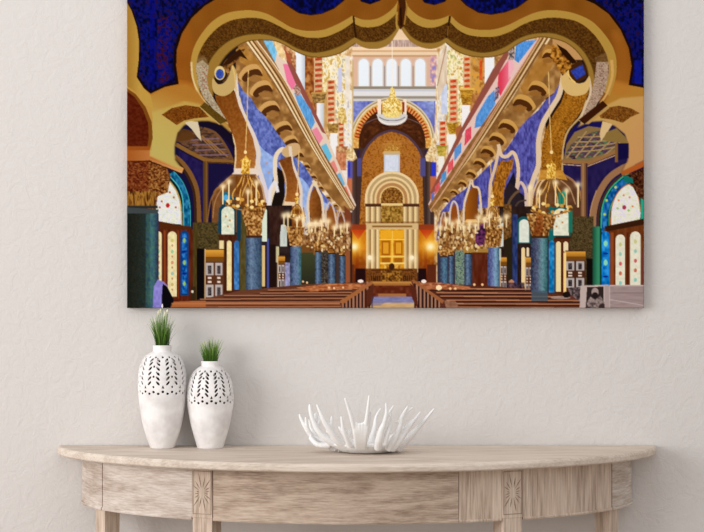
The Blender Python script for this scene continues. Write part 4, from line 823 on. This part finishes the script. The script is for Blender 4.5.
XI0, XI1 = -.3595, -.3150            # inner leg block, left one
XO = -.5775                           # groove by the outer leg
apron('apron', -AA+.0012, XO-.0012, M_WOOD)
apron('apron', XO+.0012, XI0-.0012, M_WOOD)
apron('apron', XI1+.002, .2175, M_WOOD_MID)
o = apron('apron', .2185, .3135, M_WOOD_V); tag(o, label='apron section with upright grain')
o = apron('apron', .3607, -XO-.0012, M_WOOD_V); tag(o, label='apron section with upright grain')
apron('apron', -XO+.0012, AA-.0012, M_WOOD)

def carved_leaf(c, outw, along, ang, r0, r1, w):
    """pointed groove of the sunburst as a raised-edge slot"""
    up = Vector((0, 0, 1))
    d = along*math.cos(ang)+up*math.sin(ang); s = -along*math.sin(ang)+up*math.cos(ang)
    mid = (r0+r1)/2
    pts = [c+d*r0, c+d*mid+s*w, c+d*r1, c+d*mid-s*w]
    return pts

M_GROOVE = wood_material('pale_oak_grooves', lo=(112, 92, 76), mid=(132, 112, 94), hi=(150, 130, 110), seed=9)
def leg(x, w, block, sgn, inset=.0):
    p, outw, along = curve_frame(x)
    c = p-outw*(w/2-(.0015 if block else -.004)-inset*0)
    up = Vector((0, 0, 1))
    levels = [(0, .36), (.05, .38), (APZ0-.004, .5), (APZ0-.002, .5), (APZ1, .5)]
    if block: levels = [(0, .36), (.05, .38), (.6525, .485), (.6545, .5), (APZ1, .5)]
    V, F = [], []
    for z, h in levels:
        for a, b in ((-1, -1), (1, -1), (1, 1), (-1, 1)):
            V.append(c+along*(a*h*w)+outw*(b*h*w)+up*z)
    for k in range(len(levels)-1):
        for i in range(4): F.append((k*4+i, k*4+(i+1) % 4, (k+1)*4+(i+1) % 4, (k+1)*4+i))
    F += [(3, 2, 1, 0), tuple((len(levels)-1)*4+i for i in range(4))]
    o = tpart('leg', V, F, M_WOOD_V, bevel=.0008)
    if block:
        # carved sunburst: grooves fanning out from the middle of the block, inside a thin frame line
        fc = c+outw*(w/2)+up*((.6545+APZ1)/2)
        Vg, Fg = [], []
        def prism(pts, d0=-.001, d1=.0006):
            b = len(Vg); n = len(pts)
            Vg.extend([q+outw*d0 for q in pts]); Vg.extend([q+outw*d1 for q in pts])
            Fg.append(tuple(range(b, b+n))[::-1]); Fg.append(tuple(range(b+n, b+2*n)))
            for i in range(n): Fg.append((b+i, b+(i+1) % n, b+n+(i+1) % n, b+n+i))
        for k in range(16):
            a = math.radians(k*22.5+11.25)
            ex = 1.0+1.55*abs(math.sin(a))**1.5
            prism(carved_leaf(fc, outw, along, a, .0055*ex**.8, .0165*ex*(.8 if k % 2 else 1), .0010))
        hw, hh, t = w*.46, .047, .0011
        for q in ([(-hw, -hh), (hw, -hh), (hw, -hh+t), (-hw, -hh+t)], [(-hw, hh-t), (hw, hh-t), (hw, hh), (-hw, hh)], [(-hw, -hh), (-hw+t, -hh), (-hw+t, hh), (-hw, hh)], [(hw-t, -hh), (hw, -hh), (hw, hh), (hw-t, hh)]):
            prism([fc+along*a+up*b for a, b in q])
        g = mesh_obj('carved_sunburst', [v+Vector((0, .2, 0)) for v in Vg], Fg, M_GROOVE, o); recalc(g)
    return o
leg((XI0+XI1)/2, .0485, True, -1)
leg(-(XI0+XI1)/2, .0485, True, 1)
leg(-.588, .040, False, -1)
leg(.588, .040, False, 1)
def back_rail():
    v = []
    for x in (-.62, .62):
        for y, z in ((-.002, .665), (-.022, .665), (-.022, APZ1), (-.002, APZ1)): v.append((x, y, z))
    tpart('back_rail', v, [(0, 1, 2, 3), (7, 6, 5, 4), (0, 4, 5, 1), (1, 5, 6, 2), (2, 6, 7, 3), (3, 7, 4, 0)], M_WOOD)
back_rail()

# ---------------------------------------------------------------- pierced vases
M_INNER_SHADE = new_mat('vase_inner_shade', srgb((58, 50, 46)), .9, .1)[0]  # shade inside the vases put into the inner shell's colour, so holes look dark
def interp(prof, y):
    for (a, ra), (b, rb) in zip(prof, prof[1:]):
        if a <= y <= b:
            t = (y-a)/(b-a); t2 = t
            return ra+(rb-ra)*t2
    return prof[-1][1]

def smooth_prof(prof, n=8):
    P = np.array(prof, float); out = []
    for i in range(len(P)-1):
        p0 = P[max(i-1, 0)]; p1 = P[i]; p2 = P[i+1]; p3 = P[min(i+2, len(P)-1)]
        for t in np.linspace(0, 1, n, endpoint=False):
            out.append(.5*((2*p1)+(-p0+p2)*t+(2*p0-5*p1+4*p2-p3)*t*t+(-p0+3*p1-3*p2+p3)*t**3))
    out.append(P[-1]); return np.array(out)

def vase(cx_px, prof_px, base_px, depth, holes, ztop, zbot, label, phase=0.0, ncol=8):
    """prof_px: (height above base, half width) in photo px; holes: list of (u, h, kind) per column"""
    k = (CAM_D-depth)/FPX
    cx = (cx_px-352)*k
    P = smooth_prof(prof_px)
    hs, rs = P[:, 0]*k, P[:, 1]*k
    order = np.argsort(hs); H = hs[order]; Rr = rs[order]
    NT = 432
    zl = np.arange(0, H[-1]+1e-6, .00085)
    rr = np.interp(zl, H, Rr)
    th = np.arange(NT)/NT*2*math.pi
    step = 2*math.pi/ncol
    V = [(rr[j]*math.cos(t), rr[j]*math.sin(t), zl[j]) for j in range(len(zl)) for t in th]
    F = []
    hz = [(u, h*k, kind) for u, h, kind in holes]
    for j in range(len(zl)-1):
        z = (zl[j]+zl[j+1])/2; r = rr[j]
        near = [q for q in hz if abs(q[1]-z) < .007] if zbot*k <= z <= ztop*k else []
        for i in range(NT):
            cut = False
            if near:
                t = (i+.5)/NT*2*math.pi+math.pi/2-phase
                ph = (t/step+.5) % 1-.5
                for u, h, kind in near:
                    du = (ph-u+.5) % 1-.5
                    s = du*step*r/k; dz = (z-h)/k                 # photo px units on the surface
                    if kind == 'dot': c = s*s+dz*dz < 1.2
                    elif kind == 'big': c = s*s/1.3+dz*dz < 1.5
                    elif kind == 'tri': c = abs(dz) < 1.7 and abs(s) < (1.7-dz)*.42
                    else:
                        sg = 1 if kind == 'R' else -1
                        a = math.radians(48)
                        p = s*sg*math.cos(a)-dz*math.sin(a); q = s*sg*math.sin(a)+dz*math.cos(a)
                        c = (p/2.6)**2+(q/1.1)**2 < 1
                    if c: cut = True; break
            if not cut:
                F.append((j*NT+i, j*NT+(i+1) % NT, (j+1)*NT+(i+1) % NT, (j+1)*NT+i))
    nV = len(V)
    F.append(tuple(range(NT))[::-1])
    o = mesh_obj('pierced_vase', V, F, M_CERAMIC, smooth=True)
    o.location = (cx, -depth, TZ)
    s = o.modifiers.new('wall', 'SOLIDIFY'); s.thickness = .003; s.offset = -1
    s.material_offset = 1; s.material_offset_rim = 0; o.data.materials.append(M_INNER_SHADE)
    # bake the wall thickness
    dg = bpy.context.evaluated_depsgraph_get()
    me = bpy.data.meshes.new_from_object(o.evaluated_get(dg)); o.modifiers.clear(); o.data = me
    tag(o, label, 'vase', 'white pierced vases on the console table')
    return o, cx, k

def leaf_pattern(rows, dots_low, tri, top_dots, stem_dots):
    h = []
    for y in rows: h += [(-.235, y, 'L'), (.235, y, 'R')]
    for y in stem_dots: h.append((0, y, 'dot'))
    h += [(0, top_dots, 'dot'), (.5, top_dots, 'dot')]
    h += [(.5, tri, 'tri'), (0, tri-.2, 'dot'), (.5, dots_low+1.6, 'big'), (0, dots_low+1.4, 'big'), (-.25, dots_low-.4, 'big'), (.25, dots_low-.4, 'big')]
    return h

big_prof = [(0, 11.2), (.6, 12), (6, 14), (14, 16.8), (28, 20.4), (43, 22.8), (58, 24.2), (70, 24.2), (78, 23.2), (85, 21.4), (90.5, 18.4), (94.5, 13.6), (96.3, 9.9), (97.3, 9.2), (101, 9.2), (102, 9.4), (103, 9.2)]
vb, bx, bk = vase(162.3, big_prof, 449, .064, leaf_pattern([66, 70.8, 75.6, 80.4, 85.2, 88.8], 56, 62.6, 91.6, [72.5, 82.5]), 94, 54,
     'taller white vase with a pierced leaf pattern, holding the bigger grass tuft', phase=-.26, ncol=8)
small_prof = [(0, 12.4), (.6, 13), (6, 14.6), (14, 17), (24, 19.6), (36, 22.0), (46, 23.2), (56, 23.2), (64, 22.0), (71, 19.8), (76, 16.8), (80, 12.8), (81.6, 9.6), (82.4, 9), (85.4, 9), (86.2, 9.2), (87, 9)]
vs, sx, sk = vase(210.3, small_prof, 449, .062, leaf_pattern([54.4, 58.6, 62.8, 67, 71.2, 74.6], 46.6, 52, 77.4, [60.6, 70.6]), 80, 44,
     'shorter white vase with a pierced leaf pattern, right of the tall vase', phase=-.26, ncol=8)

# ---------------------------------------------------------------- grass tufts
def grass_material():
    m, nt, b = new_mat('grass_blades', (.1, .2, .03), .55, .25)
    vc = nd(nt, 'ShaderNodeVertexColor'); vc.layer_name = 'blade'
    nt.links.new(vc.outputs['Color'], b.inputs['Base Color'])
    return m
M_GRASS = grass_material()
def grass(cx, depth, zrim, k, height, r0, spread, n, seed, label, pale):
    rng = random.Random(seed)
    V, F, C = [], [], []
    dark, midc, tipc = srgb((34, 58, 12)), srgb((86, 128, 38)), srgb((196, 214, 140) if not pale else (226, 230, 190))
    for i in range(n):
        a = rng.uniform(0, 2*math.pi); q = math.sqrt(rng.random())
        bx_, by_ = r0*q*math.cos(a), r0*q*math.sin(a)
        H = height*rng.uniform(.62, 1.0)*(1-.22*q)
        lean = spread*q*rng.uniform(.4, 1.25)
        az = a+rng.uniform(-.5, .5)
        w = rng.uniform(.0007, .0013)
        fz = rng.uniform(0, math.pi)
        sx_, sy_ = math.cos(fz)*w, math.sin(fz)*w
        tone = rng.uniform(.75, 1.3); tipmix = rng.random()
        seg = 6; b0 = len(V)
        for j in range(seg+1):
            t = j/seg
            x = bx_+math.cos(az)*lean*t**1.9; y = by_+math.sin(az)*lean*t**1.9*.75
            z = -.012+(H+.012)*t-lean*.25*t**3
            ww = 1-.85*t**2
            V += [(x-sx_*ww, y-sy_*ww, z), (x+sx_*ww, y+sy_*ww, z), (x-sy_*ww*.4, y+sx_*ww*.4, z)]
            c = [dark[m]*(1-t*1.6)+midc[m]*t*1.6 if t < .625 else midc[m]*(1-(t-.625)/.375*tipmix)+tipc[m]*(t-.625)/.375*tipmix for m in range(3)]
            C += [[v*tone for v in c]]*3
        for j in range(seg):
            for e in range(3):
                p = b0+j*3+e; p2 = b0+j*3+(e+1) % 3
                F.append((p, p2, p2+3, p+3))
    if pale:
        for i in range(9):                                   # pale seed heads
            a = rng.uniform(0, 2*math.pi); rr_ = rng.uniform(.004, .022); z0 = height*rng.uniform(.70, .90)
            c0 = Vector((math.cos(a)*rr_, math.sin(a)*rr_*.6, z0)); b0 = len(V)
            if i == 0: c0 = Vector((.0, 0, height*1.02))
            L_, w = (.011, .0019)
            for j in range(6):
                t = j/5; rw = w*math.sin(math.pi*min(.97, max(.08, t)))+.0002
                for e in range(6):
                    V.append((c0.x+rw*math.cos(e*math.pi/3), c0.y+rw*math.sin(e*math.pi/3), c0.z-L_/2+L_*t)); C.append(srgb((222, 220, 190) if i else (244, 236, 236)))
            for j in range(5):
                for e in range(6): F.append((b0+j*6+e, b0+j*6+(e+1) % 6, b0+(j+1)*6+(e+1) % 6, b0+(j+1)*6+e))
            b1 = len(V); w = .0005                          # its stalk
            for z in (0, c0.z-L_/2):
                q = 1 if z else .25
                for e in range(4): V.append((c0.x*q+w*math.cos(e*math.pi/2), c0.y*q+w*math.sin(e*math.pi/2), z)); C.append(midc)
            for e in range(4): F.append((b1+e, b1+(e+1) % 4, b1+4+(e+1) % 4, b1+4+e))
    o = mesh_obj('grass_tuft', V, F, M_GRASS)
    at = o.data.color_attributes.new('blade', 'FLOAT_COLOR', 'POINT')
    at.data.foreach_set('color', np.array([[*c[:3], 1] for c in C], np.float32).ravel())
    o.location = (cx, -depth, zrim)
    tag(o, label, 'plant', 'grass tufts in the vases')
grass(bx, .064, TZ+103*bk, bk, 38*bk, 6.6*bk, 11*bk, 210, 3, 'taller tuft of green grass with pale seed heads, standing in the tall vase', True)
grass(sx, .062, TZ+87*sk, sk, 28*sk, 6.4*sk, 8.5*sk, 170, 5, 'short tuft of plain green grass standing in the shorter vase', False)

# ---------------------------------------------------------------- coral bowl
def coral_bowl():
    D0 = .160
    c0 = Vector(((366.5-352)*(CAM_D-D0)/FPX, -D0, TZ))
    bm = bmesh.new()
    def tube(pts, rad, flat=1.0):
        """swept tapering limb; rad per point; flat squashes it across the radial direction"""
        P = [Vector(p) for p in pts]; rad = [r*1.13 for r in rad]
        # smooth the path
        Q, Rd = [], []
        n = len(P)
        for i in range(n-1):
            p0, p1, p2, p3 = P[max(i-1, 0)], P[i], P[i+1], P[min(i+2, n-1)]
            for t in (0, .25, .5, .75):
                Q.append(.5*((2*p1)+(p2-p0)*t+(2*p0-5*p1+4*p2-p3)*t*t+(3*p1-p0-3*p2+p3)*t**3)); Rd.append(rad[i]*(1-t)+rad[i+1]*t)
        Q.append(P[-1]); Rd.append(rad[-1])
        rings = []
        for i, q in enumerate(Q):
            d = (Q[min(i+1, len(Q)-1)]-Q[max(i-1, 0)]).normalized()
            rdir = Vector((q.x-c0.x, q.y-c0.y, .02)).normalized()
            s = d.cross(rdir)
            s = s.normalized() if s.length > 1e-4 else Vector((1, 0, 0))
            t_ = s.cross(d).normalized()
            rings.append([bm.verts.new(q+s*Rd[i]*math.cos(a)*flat+t_*Rd[i]*math.sin(a)) for a in [2*math.pi*k/10 for k in range(10)]])
        for a, b in zip(rings, rings[1:]):
            for k in range(10): bm.faces.new((a[k], a[(k+1) % 10], b[(k+1) % 10], b[k]))
        bm.faces.new(rings[0][::-1]); bm.faces.new(rings[-1])
        r = Rd[-1]
        bmesh.ops.create_uvsphere(bm, u_segments=8, v_segments=6, radius=r*1.02, matrix=Matrix.Translation(Q[-1]))
    def W(px, py, f):                                # f: metres nearer to the room than the bowl's middle
        return world_at(px, py, D0+f)
    # dish
    prof = [(0, 0), (.045, 0), (.060, .003), (.074, .010), (.086, .019), (.083, .024), (.070, .016), (.055, .010), (0, .008)]
    N = 48; rings = []
    for r, z in prof[1:-1]:
        rings.append([bm.verts.new((c0.x+r*math.cos(2*math.pi*k/N), c0.y+r*.8*math.sin(2*math.pi*k/N), TZ+.0005+z)) for k in range(N)])
    for a, b in zip(rings, rings[1:]):
        for k in range(N): bm.faces.new((a[k], a[(k+1) % N], b[(k+1) % N], b[k]))
    bm.faces.new(rings[0][::-1]); bm.faces.new(rings[-1])
    m = .001
    # front web with its two long prongs and a short one
    for x1, y1 in ((353.6, 421), (356.4, 423.4), (359.4, 424.6), (362.4, 424), (365.4, 422), (367.6, 419)):
        xm = 361+(x1-361)*.62
        tube([W(361+(x1-361)*.5, 448, .062), W(xm, 440, .090), W((xm+x1)/2, 431, .108), W(x1, y1, .114)], [.0055, .0055, .0045, .0036])
    tube([W(359, 448, .062), W(356.6, 438, .092), W(353, 423, .116), W(348.7, 409, .126), W(345.2, 398.6, .131)], [.0058, .0058, .0046, .0034, .0024])
    tube([W(362.6, 448, .062), W(364.4, 438, .092), W(366.6, 421, .116), W(368, 408, .126), W(369.3, 396, .131)], [.0058, .0058, .0046, .0034, .0022])
    tube([W(364, 446, .07), W(367, 434, .098), W(368.6, 424, .11), W(370.4, 411, .116)], [.0055, .0052, .004, .0022])
    # left of the middle
    tube([W(350, 446, .07), W(346, 436, .09), W(343, 428, .10), W(341.4, 417, .105)], [.007, .005, .0038, .0024]); tube([W(346, 436, .09), W(350, 432, .085)], [.005, .005])
    tube([W(348, 447, .04), W(338, 441, .055), W(331, 432, .07), W(324, 421, .08), W(320, 412, .084), W(317, 405, .086)], [.009, .008, .0062, .0048, .0032, .002], 1.2)
    tube([W(334, 438, .06), W(331.5, 428, .07), W(331.6, 417, .074)], [.007, .005, .0026]); tube([W(329, 432, .068), W(328, 424, .074)], [.006, .0045], 1.3)
    tube([W(345, 447, .02), W(330, 441, .03), W(319, 432, .036), W(314, 423, .038), W(310.6, 412, .04), W(309.6, 405, .04)], [.010, .008, .0062, .005, .0042, .0024], 1.1)
    tube([W(319, 432, .03), W(317, 424, .028), W(315, 414, .024)], [.006, .0042, .0024]); tube([W(316, 428, .036), W(319.5, 420, .03), W(316.5, 413, .026)], [.004, .003, .002])
    tube([W(340, 448, 0), W(322, 442, 0), W(312, 436, -.004), W(305.5, 427, -.006), W(301.6, 420, -.008), W(299.4, 414.6, -.008)], [.011, .008, .0062, .0048, .0036, .0022], 1.1)
    tube([W(312, 436, 0), W(307, 427, .008), W(305.6, 417.6, .01)], [.005, .004, .002]); tube([W(318, 440, -.02), W(312, 430, -.03), W(309, 420, -.034)], [.006, .0045, .002])
    tube([W(330, 445, .02), W(318, 444.6, .018), W(311, 438, .01)], [.007, .006, .005])
    # right of the middle
    tube([W(378, 448, .07), W(379, 440, .09), W(381, 431, .098), W(384, 424, .102)], [.0075, .0072, .0062, .0046], 1.15)
    tube([W(381, 432, .096), W(385, 420, .104), W(386.4, 412, .106), W(386, 403.6, .106)], [.006, .0046, .0036, .0022]); tube([W(386.5, 416, .104), W(390, 411, .103), W(393.6, 405.6, .10)], [.0042, .003, .0018]); tube([W(384, 444, .08), W(388, 432, .09), W(391, 420, .09), W(391, 413, .09)], [.007, .005, .003, .002])
    tube([W(389, 448, .05), W(393, 441, .066), W(398, 432, .074), W(401, 424, .08), W(402, 417, .082), W(407.6, 406.6, .084)], [.0095, .0075, .0055, .0045, .0044, .002], 1.1)
    tube([W(402, 418, .082), W(407, 412, .08), W(412.6, 407.6, .078)], [.004, .003, .0018]); tube([W(401, 420, .08), W(396, 422, .08)], [.003, .0018])
    tube([W(392, 448.5, .045), W(398, 441, .058), W(406, 430, .062), W(413.4, 420.6, .064)], [.009, .0085, .0066, .004], 1.2); tube([W(410, 426, .05), W(416, 418, .045), W(420.4, 412, .04)], [.0048, .003, .0018])
    tube([W(398, 448, .02), W(406, 440, .03), W(416, 430, .034), W(424, 421, .036), W(434, 409, .038)], [.010, .0072, .0055, .0042, .002], 1.1)
    tube([W(396, 447, .0), W(408, 440, -.01), W(416, 431, -.02), W(421, 422, -.024)], [.010, .006, .004, .002])
    # behind
    tube([W(370, 444, -.05), W(374, 430, -.085), W(376, 417, -.10), W(380.6, 408.6, -.11)], [.008, .005, .003, .002]); tube([W(350, 444, -.05), W(344, 434, -.08), W(339, 427, -.095)], [.008, .005, .0025]); tube([W(385, 444, -.04), W(396, 434, -.07), W(403, 427, -.08)], [.008, .005, .0025])
    me = bpy.data.meshes.new('coral_bowl'); bm.to_mesh(me); bm.free()
    me.transform(Matrix.Translation(-c0)); me.materials.append(M_RESIN)
    o = bpy.data.objects.new('coral_bowl', me); col.objects.link(o); o.location = c0
    r = o.modifiers.new('fuse', 'REMESH'); r.mode = 'VOXEL'; r.voxel_size = .0011; r.use_smooth_shade = True
    s = o.modifiers.new('soft', 'SMOOTH'); s.factor = .5; s.iterations = 10
    dg = bpy.context.evaluated_depsgraph_get()
    me2 = bpy.data.meshes.new_from_object(o.evaluated_get(dg)); o.modifiers.clear(); o.data = me2
    me2.polygons.foreach_set('use_smooth', [True]*len(me2.polygons))
    lo = min(v.co.z for v in me2.vertices); o.location.z = TZ-lo
    tag(o, 'white coral-shaped bowl with branching prongs, standing on the middle of the console table', 'bowl')
coral_bowl()
